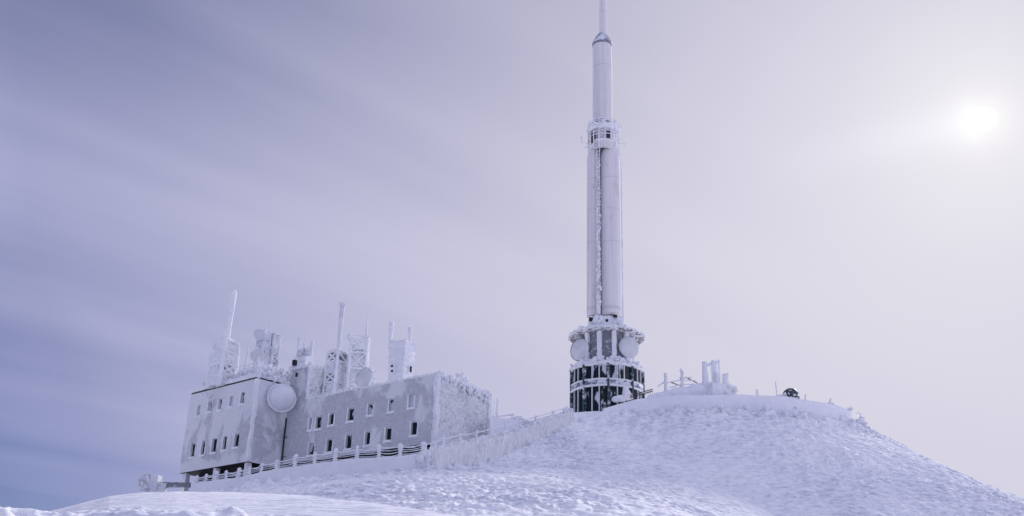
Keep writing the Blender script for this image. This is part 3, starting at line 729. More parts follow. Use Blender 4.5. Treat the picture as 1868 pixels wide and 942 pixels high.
# frosted pipes: at the joint of the blocks and beyond the gable
m = MB(); p0 = PL.P(sJ - 0.12, zRb - 1.0, 0.14); m.tube(p0, p0 + UP * (zRt - zRb - 1.0), 0.09, 0.09, 8)
for zz in (1.9, 4.3): m.tube(p0 + UP * zz, p0 + UP * zz + PL.t3 * -0.55, 0.05, 0.05, 6)
m.build('drainpipe', M['pipe'], bld)
pp = cL(-0.45, sS + 1.0, 0); pb = np.array([pp[0], pp[1], gz(pp[0], pp[1]) - 0.3])
m = MB(); t_ = np.array([pb[0], pb[1], zRt - 0.3]); m.tube(pb, t_, 0.2, 0.17, 10, 0.18, seed=4); m.tube(pb + PL.t3 * 0.55, t_ + PL.t3 * 0.55 - UP * 0.2, 0.16, 0.13, 8, 0.18, seed=8)
tag(m.build('flue_pipe', M['rime'], thing('vent_stack', pb, 'pair of tall frosted pipes standing beyond the right gable of the building', 'pipe')))
# frost heap on the roof ridge
pr = cL(0.7, sS * 0.55, zRt + 0.3); m = MB()
for k in range(9): m.blob(pr + np.array([random.uniform(-.5, .5), random.uniform(-.5, .5), random.uniform(0, .7)]), random.uniform(0.25, 0.5), k, 0.5)
m.tube(pr, pr + UP * 1.45, 0.22, 0.16, 8, 0.3, seed=3)
o = m.build('roof_vent', M['rime'], None); tag(o, 'small roof vent buried in lumps of rime on the right end of the long roof', 'vent')

# ------------------------------------------------------------------ dishes
def dish_mesh(root, c, n, R, depth, rim_mat, face_mat, dome=0.35, back=0.55, lump=0.0):
    c = np.asarray(c, float); n = nrm(n); a = nrm(np.cross(UP, n)); b = np.cross(n, a)
    th = np.linspace(0, 2 * math.pi, 40, endpoint=False)
    def surf(prof):
        return np.array([[c + n * z + (a * math.cos(t) + b * math.sin(t)) * r for t in th] for r, z in prof])
    rim = surf([(0.05, -depth - back * R), (0.45 * R, -depth - back * R * 0.85), (0.85 * R, -depth * 1.0), (R * 1.02, -depth * 0.55), (R * 1.03, 0), (R * 0.95, 0.03)])
    face = surf([(R * math.cos(k) * 0.97, R * dome * math.sin(k) + 0.0) for k in np.linspace(0, math.pi / 2 - 0.02, 8)])
    if lump: rim = rim + lump * vec_noise(rim, 2.2, 3, 3)
    face = face + 0.03 * vec_noise(face, 1.2, 5, 3)
    m = MB(); m.grid(rim, True); m.build('dish_shell', rim_mat, root)
    m = MB(); m.grid(face, True); m.build('dish_cover', face_mat, root)

# big radome hung on the joint between the blocks
pr = at(514, 726, PB.P(L2 * 0.85, 0)[1] - 1.9); R = 24.3 * m_px(pr)
rd = thing('wall_radome', pr, 'big bulging round radome hung on the wall between the two blocks', 'radome')
dish_mesh(rd, pr, (0.42, -0.9, 0.05), R, 0.5, M['rime'], snow_mat('frosted radome shell', (0.70, 0.71, 0.76), (0.80, 0.81, 0.85), bs=2.5, bd=0.05), 0.95, 0.4, 0.06)
m = MB(); nn_ = nrm((0.42, -0.9, 0.05)); a_ = nrm(np.cross(UP, nn_)); b2 = np.cross(nn_, a_); th = np.linspace(0, 2 * math.pi, 61)
m.sweep(pr + R * 1.04 * (np.cos(th)[:, None] * a_ + np.sin(th)[:, None] * b2) + 0.05 * vec_noise(np.stack([np.cos(th) * 4, np.sin(th) * 4, 0 * th], -1), 1.0, 3), 0.13, 8); m.build('rime_rim', M['rime'], rd)
m = MB(); bk = pr + np.array([-0.5, 1.1, 0]); m.tube(bk + np.array([0, 0, -0.9]), bk + np.array([-0.7, 1.9, -0.9]), 0.2, 0.2, 8, 0.2); m.tube(bk + np.array([0, 0, 0.7]), bk + np.array([-0.7, 1.9, 0.7]), 0.2, 0.2, 8, 0.2)
m.build('bracket', M['rime'], rd)
# ------------------------------------------------------------------ roof masts
def lattice(root, c, z0, z1, wx, wy, levels, r, ax, taper=0.85, plates=0.4, seed=0, mat='rime', nosides=()):
    rng = random.Random(seed)
    def corner(i, f):
        sx, sy = [(-1, -1), (1, -1), (1, 1), (-1, 1)][i]; k = 1 - (1 - taper) * f
        return np.array([c[0], c[1], z0 + (z1 - z0) * f]) + ax[0] * sx * wx * k + ax[1] * sy * wy * k
    for i in range(4):
        m = MB(); m.tube(corner(i, -0.02), corner(i, 1), r * 1.5, r * 1.3, 8, 0.3, seed=seed + i); m.build('leg', M[mat], root)
    m = MB()
    for l in range(levels):
        f0, f1 = l / levels, (l + 1) / levels
        for i in range(4):
            j = (i + 1) % 4
            m.tube(corner(i, f1), corner(j, f1), r * 1.15, None, 6, 0.3, seed=seed + l * 4 + i)
            m.tube(corner(i, f0), corner(j, f1), r * 0.9, None, 6, 0.35, seed=seed + l * 9 + i)
            if rng.random() < 0.7: m.tube(corner(j, f0), corner(i, f1), r * 0.9, None, 6, 0.35, seed=seed + l * 5 + i)
            if rng.random() < plates:
                a, b, d, e = corner(i, f0), corner(j, f0), corner(j, f1), corner(i, f1)
                mid = (a + b + d + e) / 4; t = nrm(b - a); nn = nrm(np.cross(t, UP))
                m.rbox(mid + t * rng.uniform(-.2, .2), (t, UP, nn), (np.linalg.norm(b - a) * rng.uniform(0.28, 0.47), (z1 - z0) / levels * rng.uniform(0.28, 0.48), 0.09), 0.15, 0.14, 1.8, seed + l)
    m.build('bracing', M[mat], root)

axM = (PL.t3, np.array([*PS.t, 0]), UP)
def base_at(u, v, Y): return at(u, v, Y)
def pole_px(m, p, u1, v1, r0, r1, lump=0.22, seed=0, bulb=0.0):    # vertical frosted pole from p to the row v1
    z = top_z(p, v1); q = np.array([p[0], p[1], z])
    m.tube(p, q, r0, r1, 9, lump, seed=seed)
    if bulb: m.blob(q, bulb, seed, 0.25, (1, 1, 0.8))
    return q

# A: white lattice tower with tall pole at the left end of the roof
p = base_at(403, 700, 131.5); z1 = top_z(base_at(407, 690, 131.5), 626)
ra = thing('lattice_mast', p, 'open frosted lattice tower with a tall thick pole at the left end of the roof', 'mast')
lattice(ra, p, p[2] - 0.6, z1, 1.2, 1.2, 4, 0.23, axM, 0.92, 0.85, 5)
m = MB(); m.rbox(np.array([p[0], p[1], z1 + 0.1]), axM, (1.2, 1.2, 0.28), 0.2, 0.18, 1.4, 6); m.build('platform', M['rime'], ra)
m = MB(); pole_px(m, np.array([p[0], p[1], z1]), 421, 535, 0.32, 0.50, 0.16, 3, 0.52); m.build('pole', M['rime'], ra)
# thin whip beside it
p = base_at(446, 680, 130); m = MB(); pole_px(m, p, 450, 633, 0.24, 0.1, 0.3, 8)
tag(m.build('whip_aerial', M['rime']), 'short tapering frosted spike between the left lattice tower and the twin dish mast', 'aerial')
# B: twin dish mast
p = base_at(478, 676, 130.5); s_ = m_px(p)
rb = thing('dish_mast', p, 'frosted frame mast carrying two round white dishes one above the other', 'mast')
zt = top_z(p, 606)
lattice(rb, p + axM[0] * 0.35, p[2] - 0.4, zt, 0.62, 0.55, 5, 0.15, axM, 0.95, 0.6, 9, 'rime_grey')
p2 = base_at(493, 676, 131.5); lattice(rb, p2, p2[2] - 0.4, top_z(p2, 612), 0.62, 0.5, 5, 0.14, axM, 0.95, 0.7, 14, 'rime_grey')
m = MB(); pole_px(m, base_at(487, 640, 131), 487, 588, 0.12, 0.07, 0.2, 4)
for k in range(16):
    q = base_at(random.uniform(485, 502), random.uniform(606, 640), 131.0 + random.uniform(-.6, .6)); m.blob(q, random.uniform(0.16, 0.34), k, 0.6)
q0 = base_at(500, 612, 131); m.tube(q0, base_at(502, 640, 131), 0.16, 0.16, 8, 0.4)
m.build('aerial_cluster', M['rime_grey'], rb)
for (u, v, rr) in ((473, 610, 10.5), (469.5, 649, 12.5)):
    q = base_at(u, v, 129.4); dish_mesh(rb, q, (0.12, -1, -0.25), rr * s_, 0.35, M['rime'], M['dish'], 0.12, 0.3, 0.04)
m = MB(); q = base_at(470, 664, 129.8); m.rbox(q, axM, (0.5, 0.4, 0.8), 0.2, 0.15, 1.4, 3); m.build('plinth', M['rime'], rb)
# C: pronged aerial on the taller bay
p = base_at(554, 668, PL.P((sT + sJ) / 2, 0)[1] + 2.2)
rc = thing('prong_aerial', p, 'low frosted aerial with two upright prongs on the taller middle bay', 'aerial')
m = MB(); m.rbox(p + UP * 0.3, axM, (1.15, 0.8, 0.75), 0.2, 0.35, 1.1, 4); m.build('plinth', M['rime'], rc)
for (u, vt, r) in ((543.5, 617, 0.17), (568, 623, 0.19)):
    q = base_at(u + (-2.5), 664, p[1]); m = MB(); pole_px(m, q, u, vt, r * 1.1, r, 0.25, int(u)); m.build('prong', M['rime_grey'], rc)
m = MB()
for k in range(14): m.blob(base_at(random.uniform(549, 564), random.uniform(630, 658), p[1] + random.uniform(-.4, .4)), random.uniform(0.2, 0.4), k, 0.5)
m.tube(base_at(551, 655, p[1]), base_at(555, 626, p[1]), 0.18, 0.1, 8, 0.4); m.tube(base_at(560, 655, p[1]), base_at(563, 634, p[1]), 0.2, 0.12, 8, 0.4)
m.build('aerial_cluster', M['rime_grey'], rc)
m = MB(); m.box(base_at(537.5, 662, p[1] - 1.6), axM, (0.22, 0.25, 0.32)); m.build('equipment_box', M['dark'], rc, smooth=False)
m = MB(); m.box(base_at(541, 684, p[1] - 2.3), axM, (0.1, 0.1, 0.25)); m.build('equipment_box', M['dark'], rc, smooth=False)
# D: lattice tower with pole and bulb
YD = 129.5; p = base_at(611, 704, YD); z1 = top_z(base_at(613, 690, YD), 645)
rdm = thing('lattice_mast', p, 'frosted lattice tower with a slender bulb topped pole in the middle of the roof', 'mast')
lattice(rdm, p, p[2] - 2.5, z1, 0.98, 0.98, 5, 0.19, axM, 0.95, 0.85, 21, 'rime')
m = MB(); m.rbox(np.array([p[0], p[1], z1 + 0.05]), axM, (0.98, 0.98, 0.2), 0.2, 0.14, 1.4, 6); m.build('platform', M['rime'], rdm)
m = MB(); q = pole_px(m, np.array([p[0], p[1], z1]), 625, 556, 0.24, 0.34, 0.12, 13); m.blob(q, 0.5, 3, 0.2, (1, 1, 0.62)); m.build('pole', M['rime_grey'], rdm)
# E: panel mast with a spike
YE = 128.5; p = base_at(650, 705, YE)
re = thing('panel_mast', p, 'wide mast iced into a solid panel with a thin spike on its right leg', 'mast')
zt = top_z(p, 617)
lattice(re, p, p[2] - 2.0, zt, 1.05, 0.6, 4, 0.15, (np.array([1.0, 0.0, 0]), np.array([0, 1.0, 0]), UP), 0.97, 0.2, 33)
m = MB(); h_ = zt - p[2]
m.rbox(p + UP * (h_ * 0.60), (np.array([1.0, 0, 0]), UP, np.array([0, 1.0, 0])), (0.95, h_ * 0.24, 0.42), 0.16, 0.16, 1.3, 3)
m.rbox(p + UP * (h_ * 0.12) - np.array([0.5, 0, 0]), (np.array([1.0, 0, 0]), UP, np.array([0, 1.0, 0])), (0.5, h_ * 0.30, 0.42), 0.16, 0.2, 1.3, 4)
m.build('ice_panel', M['rime'], re)
m = MB(); q = base_at(667, 625, YE - 0.5); pole_px(m, q, 672, 574, 0.22, 0.05, 0.3, 7); m.build('spike', M['rime'], re)
m = MB(); m.blob(base_at(639, 615, YE - 0.5), 0.42, 3, 0.4); m.build('ice_knob', M['rime'], re)
# F: frosted dish behind the parapet
q = base_at(664, 690, 123.6)
rf = thing('roof_dish', q, 'round dish antenna with a knobbly rime rim behind the parapet of the long block', 'dish')
dish_mesh(rf, q, (-0.55, -0.8, 0.05), 20 * m_px(q), 0.7, M['rime'], M['dish'], 0.06, 0.75, 0.16)
m = MB()
for k in range(60):
    t = random.uniform(0, 6.28); a = nrm(np.cross(UP, (-0.55, -0.8, 0.05))); R = 20 * m_px(q)
    pc = q + (a * math.cos(t) + UP * math.sin(t)) * R * random.uniform(0.9, 1.02) + np.array([0.55, 0.8, 0]) * random.uniform(0.1, 0.9)
    m.blob(pc, random.uniform(0.1, 0.2), k, 0.5, nu=8, nv=5)
m.tube(q - UP * 2.0 + np.array([0.5, 0.8, 0]), q + np.array([0.5, 0.8, 0]), 0.3, 0.25, 8, 0.2)
m.build('rime_crust', M['rime'], rf)
# G: solid iced tower with two poles
YG = 121.8; p = base_at(730, 700, YG); zt = top_z(p, 628)
rg = thing('iced_tower', p, 'square mast wholly encased in ribbed ice with two short thick poles on top', 'mast')
m = MB(); hz_ = (zt - p[2]) / 2
axG = (np.array([math.cos(0.5), -math.sin(0.5), 0]) * -1, np.array([math.sin(0.5), math.cos(0.5), 0]), UP)
n_, k_ = 60, 70
for (a, b) in (((-1, -1), (1, -1)), ((1, -1), (1, 1)), ((1, 1), (-1, 1)), ((-1, 1), (-1, -1))):
    t, f = np.meshgrid(np.linspace(0, 1, n_), np.linspace(0, 1, k_), indexing='ij')
    w = 1.02 + 0.12 * f
    P = p + (axG[0] * ((a[0] + (b[0] - a[0]) * t) * w)[..., None] + axG[1] * ((a[1] + (b[1] - a[1]) * t) * w)[..., None]) + UP * (-1.5 + (2 * hz_ + 1.5) * f)[..., None]
    o_ = nrm(axG[0] * (a[0] + b[0]) + axG[1] * (a[1] + b[1]))
    P = P + 0.10 * vec_noise(P * np.array([0.7, 0.7, 3.0]), 1.4, 3, 2) + (0.09 * np.sin(P[..., 2] * 9.0 + 2 * fbm(P * 0.8, 2, 2)))[..., None] * (P - p - UP * (P[..., 2:3] - p[2])) * 0.5
    m.grid(P)
m.rbox(np.array([p[0], p[1], zt]), axG, (1.12, 1.12, 0.2), 0.16, 0.25, 1.4, 5)
m.build('tower_body', M['rime'], rg)
for (u, vt, vb, dy) in ((711.5, 588, 628, 0), (746.5, 598, 628, -0.2)):
    q = base_at(u, vb, YG + dy); m = MB(); zq = top_z(q, vt); L_ = zq - q[2]
    m.tube(q - UP * 0.6, q + UP * L_ * 0.35, 0.17, 0.15, 8, 0.25, seed=int(u)); m.tube(q + UP * L_ * 0.3, q + UP * L_, 0.24, 0.27, 9, 0.2, seed=int(u) + 3); m.build('pole', M['rime'], rg)
for (u, v, dy, h3) in ((715, 668, -1.55, (0.12, 0.05, 0.12)), (715, 677, -1.55, (0.12, 0.05, 0.12)), (749.5, 674, -0.75, (0.06, 0.12, 0.35))):
    m = MB(); m.box(base_at(u, v, YG + dy), axG, h3); m.build('opening', M['dark'], rg, smooth=False)
# H: sphere on boom at the far left
q = base_at(270, 881, 134); R = 16.5 * m_px(q)
rh = thing('boom_radome', q, 'small frosted ball radome on a horizontal boom left of the building', 'radome')
m = MB(); m.lathe(q, [(0.02, R)] + [(R * math.sin(t), R * math.cos(t)) for t in np.linspace(0.15, 2.9, 14)] + [(0.02, -R)], 30, 0.17, 1.9, 4); m.build('ball', plain('grey frosted ball', (0.46, 0.47, 0.53), 0.9, 0, 0.5, 2.4), rh)
m = MB(); m.rbox(base_at(284, 882, 133.6), (np.array([1.0, 0, 0]), np.array([0, 1.0, 0]), UP), (0.45, 0.8, 0.95), 0.18, 0.16, 1.3, 9); m.build('collar', M['rime_grey'], rh)
m = MB(); m.rbox(base_at(316, 885, 133.6), (nrm((1, 0, 0.02)), np.array([0, 1.0, 0]), UP), (2.1, 0.35, 0.28), 0.2, 0.12, 1.3, 12); m.build('boom', M['dish_dark'], rh)
m = MB(); g_ = base_at(295, 890, 133.6); m.rbox(g_ - UP * 1.0, (np.array([1.0, 0, 0]), np.array([0, 1.0, 0]), UP), (0.6, 0.4, 1.5), 0.2, 0.14, 1.3, 14); m.build('support', M['rime_grey'], rh)

# ------------------------------------------------------------------ broadcast tower
TY = 140.0
tc0 = at(1107.5, 735, TY)
tb = thing('broadcast_tower', (tc0[0], tc0[1], tc0[2] - 1.0), 'very tall white broadcasting tower on a round glazed base on the summit', 'tower')
cx, cy = tc0[0], tc0[1]
cen = np.array([cx, cy, 0.0])
TZ = lambda v: at(1105, v, TY)[2]                      # height of a row on the tower axis
def rad(px_w, v): return px_w * m_px(np.array([cx, cy, TZ(v)]))
Rd = rad(66, 700)
def side(v, front=1.0): return top_z(np.array([cx, cy - Rd * front, TZ(v)]), v)   # height of a point of the front rim seen at row v
zF = {k: side(v) for k, v in dict(b0=738, b1=703, b2=690, b3=664, b4=654).items()}
m = MB(); m.lathe(cen, [(Rd - 0.9, tc0[2] - 5), (Rd - 0.9, zF['b3'])], 40); m.build('drum_core', M['dark'], tb)
cam_az = math.atan2(-cy, -cx)                          # direction from the tower to the viewer
col_ang = [cam_az + math.radians(2 + 40 * k) for k in range(9)]
for a in col_ang:
    d = np.array([math.cos(a), math.sin(a), 0]); m = MB()
    m.box(cen + d * (Rd + 0.02) + UP * ((tc0[2] - 4 + zF['b3'] + 0.2) / 2), (d, np.cross(UP, d), UP), (0.16, 0.14, (zF['b3'] + 0.2 - tc0[2] + 4) / 2)); m.build('column', M['teal'], tb, smooth=False)
for (za, zb) in ((tc0[2] - 4.0, zF['b1']), (zF['b2'], zF['b3'])):
    for a in col_ang:
        for k in range(3):
            b0 = a + math.radians(2.5 + 11.7 * k); b1 = b0 + math.radians(11.4)
            m = MB(); th = np.linspace(b0, b1, 4)
            P = np.stack([np.stack([cx + Rd * np.cos(th) * 0.97, cy + Rd * np.sin(th) * 0.97, np.full(4, z)], -1) for z in (za, zb)]); m.grid(P)
            w = m.build('window', M['drum_pane'], tb)
            d = np.array([math.cos(b0), math.sin(b0), 0]); m = MB()
            m.box(cen + d * Rd * 0.985 + UP * (za + zb) / 2, (d, np.cross(UP, d), UP), (0.07, 0.07, (zb - za) / 2)); m.build('mullion', M['frame'] if k else M['teal'], w, smooth=False)
m = MB(); m.lathe(cen, [(Rd * 0.96, zF['b1']), (Rd * 1.0, zF['b1']), (Rd * 1.005, zF['b2']), (Rd * 0.96, zF['b2'])], 72, 0.02, 1.5, 3); m.build('spandrel', M['band'], tb)
m = MB(); m.lathe(cen, [(Rd * 0.99, zF['b1'] - 0.1), (Rd * 1.03, zF['b1'] - 0.05), (Rd * 1.03, zF['b1'] + 0.16), (Rd * 0.99, zF['b1'] + 0.2)], 72, 0.06, 1.8, 5)
m.lathe(cen, [(Rd * 0.99, zF['b2'] - 0.2), (Rd * 1.025, zF['b2'] - 0.12), (Rd * 1.02, zF['b2'] + 0.02), (Rd * 0.99, zF['b2'] + 0.06)], 72, 0.06, 1.8, 6); m.build('ledge', M['rime'], tb)
# balcony above the glazing, snow-laden
m = MB(); m.lathe(cen, [(Rd * 0.8, zF['b3']), (Rd * 1.0, zF['b3'] - 0.05), (Rd * 1.03, zF['b3'] + 0.2), (Rd * 1.0, zF['b3'] + 0.45), (Rd * 0.93, zF['b3'] + 0.6), (Rd * 0.6, zF['b3'] + 0.6)], 90, 0.22, 1.0, 8, res=0.15); m.build('balcony', M['rime'], tb)
zK = TZ(617); zC0 = zF['b3'] + 0.55
m = MB(); rk = random.Random(21)
for k in range(170):
    a = rk.uniform(0, 6.283); rr0 = Rd * rk.uniform(0.92, 1.03); m.blob(cen + np.array([math.cos(a) * rr0, math.sin(a) * rr0, zF['b3'] + rk.uniform(0.1, 0.75)]), rk.uniform(0.12, 0.36), k, 0.55, nu=8, nv=6)
for k in range(110):
    a = rk.uniform(0, 6.283); rr0 = Rd * rk.uniform(0.98, 1.06); m.blob(cen + np.array([math.cos(a) * rr0, math.sin(a) * rr0, zK + rk.uniform(-0.15, 0.3)]), rk.uniform(0.1, 0.26), k + 200, 0.55, nu=8, nv=6)
m.build('rime_knobs', M['rime'], tb); zC1 = zK - 0.15
Rc = Rd * 0.76
m = MB(); m.lathe(cen, [(Rc - 0.25, zC0), (Rc - 0.25, zC1 + 0.3)], 48); m.build('equipment_core', M['dish_dark'], tb)
for k in range(12):
    a = cam_az + math.radians(15 + 30 * k); d = np.array([math.cos(a), math.sin(a), 0]); m = MB()
    m.rbox(cen + d * Rc + UP * (zC0 + zC1) / 2, (d, np.cross(UP, d), UP), (0.2, 0.30, (zC1 - zC0) / 2), 0.16, 0.1, 1.4, k); m.build('pillar', M['rime'], tb)
    if k in (0, 11, 1, 10):
        m = MB(); m.rbox(cen + d * (Rc + 0.5) + UP * (zC0 + 0.35), (d, np.cross(UP, d), UP), (0.25, 0.75, 0.4), 0.16, 0.2, 1.4, k + 20); m.build('snow_heap', M['rime'], tb)
# canopy
m = MB(); m.lathe(cen, [(Rc * 0.7, zK - 0.15), (Rd * 0.92, zK - 0.12), (Rd * 1.07, zK - 0.05)], 72, 0.03, 1.2, 2, res=0.3); m.build('canopy_soffit', plain('frost streaked soffit', (0.20, 0.19, 0.20), 0.8, 0, 0.5, 0.8), tb)
m = MB(); m.lathe(cen, [(Rd * 1.05, zK - 0.10), (Rd * 1.075, zK + 0.02), (Rd * 1.03, zK + 0.18), (Rd * 0.72, zK + 0.75), (Rd * 0.35, zK + 1.25)], 110, 0.17, 1.9, 4, res=0.12); m.build('canopy', M['rime'], tb)
# dishes on the balcony
for (u, v, dx, rr, nn) in ((1054, 638, -1, 21, (-0.62, -0.72, 0.0)), (1154, 634, 1, 20, (0.45, -0.85, -0.05))):
    q = cen + np.array([0, 0, 0]); a = cam_az + (math.radians(-60) if dx < 0 else math.radians(46))
    q = np.array([cx + math.cos(a) * Rd * 0.86, cy + math.sin(a) * Rd * 0.86, 0.0]); q[2] = top_z(np.array([q[0], q[1], TZ(v)]), v)
    dr = empty('balcony_dish', tuple(q - np.array(tb.location))); dr.parent = tb
    dish_mesh(dr, q, nn, rr * m_px(q), 0.6, M['dish_dark'] if dx < 0 else M['rime_grey'], M['dish'], 0.10 if dx < 0 else 0.16, 0.35, 0.05)
# skirt of iced struts below the shaft
zS0 = zK + 0.9; zS1 = TZ(576)
def lobe(u0, u1, v): 
    return (u0 + u1) / 2, (u1 - u0) / 2
def axis_xy(u, v, dy=0.0):
    q = at(u, v, TY + dy); return q[0], q[1]
ra_ = rad(17.6, 450); ax_, ay_ = axis_xy(1114.3, 430, -0.1)
rb_ = rad(11.8, 450); bx_, by_ = axis_xy(1082.3, 430, 0.1)
cA_ = np.array([ax_, ay_, 0.0]); cB_ = np.array([bx_, by_, 0.0])
m = MB(); m.lathe(np.array([(ax_ + bx_) / 2, TY + 0.7, 0]), [(1.0, zS0 - 0.5), (1.0, TZ(262))], 24); m.build('shaft_core', M['dish_dark'], tb)
z285, z270 = TZ(286), TZ(272)
m = MB(); m.lathe(cA_, [(ra_ * 0.6, zS1 - 0.1), (ra_ * 0.97, zS1 - 0.05), (ra_, zS1 + 0.1), (ra_, z285), (ra_ * 0.72, z270)], 56); m.build('lower_shaft', M['shaft'], tb)
m = MB(); m.lathe(cB_, [(rb_ * 0.6, zS1 - 0.1), (rb_ * 0.97, zS1 - 0.25), (rb_, zS1 - 0.1), (rb_, z285 - 0.5), (rb_ * 0.75, z270 - 0.1)], 48); m.build('lower_shaft', M['shaft'], tb)
m = MB()
for k, (u, r_) in enumerate(((1076, .3), (1086, .34), (1096, .42), (1103, .3), (1111, .42), (1121, .36), (1130, .3), (1136, .26))):
    x0 = at(u, 598, TY - 1.5); x1 = at(u - (u - 1105) * 0.12, 578, TY - 1.2); m.tube(x0, x1, r_ * 1.3, r_, 9, 0.45, seed=k)
for k in range(40):
    q = at(random.uniform(1074, 1140), random.uniform(584, 603), TY - random.uniform(0.6, 2.2)); m.blob(q, random.uniform(0.2, 0.5), k, 0.6)
m.build('rime_crust', M['rime'], tb)
for (u, v, w, h) in ((1078, 583, 5, 5), (1122, 577, 5, 3), (1107, 585, 3, 3)):
    m = MB(); q = at(u, v, TY - 1.75); m.box(q, (np.array([1.0, 0, 0]), np.array([0, 1.0, 0]), UP), (w * 0.072 / 1.3, 0.12, h * 0.072 / 1.3)); m.build('opening', M['dark'], tb, smooth=False)
# ladder run and cables up the recess
m = MB(); lx, ly = axis_xy(1091.5, 430, -1.25)
for dx in (-0.2, 0.2): m.tube((lx + dx, ly, zS1 - 0.6), (lx + dx, ly, TZ(240)), 0.075, 0.07, 7, 0.3, step=0.45, seed=3)
for z in np.arange(zS1, TZ(245), 0.6): m.tube((lx - 0.2, ly, z), (lx + 0.2, ly, z), 0.07, 0.07, 6, 0.3)
lad = m.build('ladder', M['rime_grey'], tb)
m = MB()
for k in range(150):
    f = random.random() ** 1.6; z = zS1 + f * (TZ(300) - zS1); m.blob((lx + random.uniform(-.22, .26), ly - random.uniform(0, .2), z), random.uniform(0.08, 0.19) * (1.15 - 0.5 * f), k, 0.5, (1, 1, 1.5), 8, 6)
m.build('rime_crust', M['rime'], lad)
m = MB(); qx, qy = axis_xy(1134.5, 430, 0.3); m.tube((qx, qy, zS1 - 1.2), (qx, qy, TZ(300)), 0.13, 0.10, 8, 0.2, seed=2, step=0.6); m.tube((qx, qy, TZ(300)), (qx - 0.35, qy, TZ(270)), 0.1, 0.1, 8); m.build('cable_run', M['rime_grey'], tb)
# service platforms
pc = np.array([*axis_xy(1101, 250), 0.0]); Rp = rad(30, 250)
z240, z262 = TZ(243), TZ(262)
m = MB(); m.lathe(pc, [(1.4, z262 - 0.3), (Rp * 0.78, z262 - 0.3), (Rp * 0.80, z262 - 0.05), (1.4, z262)], 48, 0.08, 1.5, 3); m.build('platform', M['rime'], tb)
m = MB(); m.lathe(pc, [(1.2, z240 - 0.25), (Rp * 0.95, z240 - 0.2), (Rp * 1.02, z240 + 0.1), (Rp * 0.97, z240 + 0.62), (Rp * 0.8, z240 + 0.72), (1.2, z240 + 0.6)], 64, 0.2, 1.5, 6, res=0.15); m.build('platform', M['rime'], tb)
m = MB()
for k in range(16):
    a = 2 * math.pi * k / 16; d = np.array([math.cos(a), math.sin(a), 0])
    m.tube(pc + d * Rp * 0.93 + UP * (z270 - 0.8), pc + d * Rp * 0.95 + UP * (z240 + 1.4), 0.085, 0.08, 7, 0.3, seed=k)
for z in (z262 + 0.5, z262 + 1.0, z240 + 0.95, z240 + 1.35):
    th = np.linspace(0, 2 * math.pi, 49); P = np.stack([pc[0] + Rp * 0.95 * np.cos(th), pc[1] + Rp * 0.95 * np.sin(th), 0 * th + z], -1); m.sweep(P, 0.065)
m.build('cage_railing', M['rime'], tb)
m = MB(); m.lathe(pc, [(rad(19, 250), z270 - 0.6), (rad(19, 250), z240)], 32); m.build('shaft_neck', M['shaft'], tb)
m = MB(); m.box(pc + np.array([-Rp * 0.70, -Rp * 0.4, z262 + 0.45]), (np.array([1.0, 0, 0]), np.array([0, 1.0, 0]), UP), (0.2, 0.5, 0.75)); m.build('equipment_box', M['pipe'], tb, smooth=False)
m = MB(); m.box(pc + np.array([0.55, -Rp * 0.8, z262 + 0.5]), (np.array([1.0, 0, 0]), np.array([0, 1.0, 0]), UP), (0.28, 0.12, 0.6)); m.build('equipment_box', M['pipe'], tb, smooth=False)
for (pts, rr) in ((((1074, 264), (1061, 260), (1061, 247)), 0.09), (((1072, 268), (1066, 270)), 0.09), (((1126, 244), (1133, 240), (1134, 228)), 0.09), (((1130, 262), (1141, 262), (1139, 266)), 0.1), (((1128, 256), (1137, 254)), 0.07)):
    m = MB()
    for a, b in zip(pts[:-1], pts[1:]): m.tube(at(*a, TY - 0.3), at(*b, TY - 0.3), rr, rr * 0.9, 7, 0.3)
    m.build('side_aerial', M['rime'], tb)
m = MB()
for k in range(46):
    a = random.uniform(0, 6.28); q = pc + np.array([math.cos(a), math.sin(a), 0]) * Rp * random.uniform(0.8, 1.0) + UP * random.uniform(z240 - 0.2, z240 + 1.0); m.blob(q, random.uniform(0.14, 0.36), k, 0.5)
m.build('rime_crust', M['rime'], tb)
# upper shaft, cap and mast
uc = np.array([*axis_xy(1098.8, 150), 0.0]); Ru = rad(17.6, 150)
zt = TZ(84)
m = MB(); m.lathe(uc, [(Ru, z240 + 0.2), (Ru, zt)], 20); m.build('upper_shaft', M['shaft'], tb)
m = MB()
for zz in (TZ(228), TZ(84)): m.lathe(uc, [(Ru * 0.99, zz - 0.22), (Ru * 1.05, zz - 0.15), (Ru * 1.05, zz + 0.15), (Ru * 0.99, zz + 0.2)], 40, 0.03, 2, 3)
m.build('collar', M['dish_dark'], tb)
m = MB(); m.lathe(uc, [(Ru * 1.0, zt + 0.1), (Ru * 1.02, zt + 0.5), (Ru * 0.72, TZ(70)), (Ru * 0.42, TZ(63)), (0.3, TZ(60))], 40, 0.04, 1.5, 3, res=0.2)
m.build('shaft_cap', plain('frosted grey cap', (0.30, 0.34, 0.40), 0.6, 0, 0.5, 0.9), tb)
Rm = rad(7.0, 40)
um = np.array([*axis_xy(1100, 30), 0.0])
m = MB(); m.lathe(um, [(Rm, TZ(66)), (Rm * 0.96, TZ(0)), (Rm * 0.9, TZ(-70)), (0.05, TZ(-72))], 20, 0.02, 1.2, 3, res=0.5); m.build('mast', M['shaft'], tb)

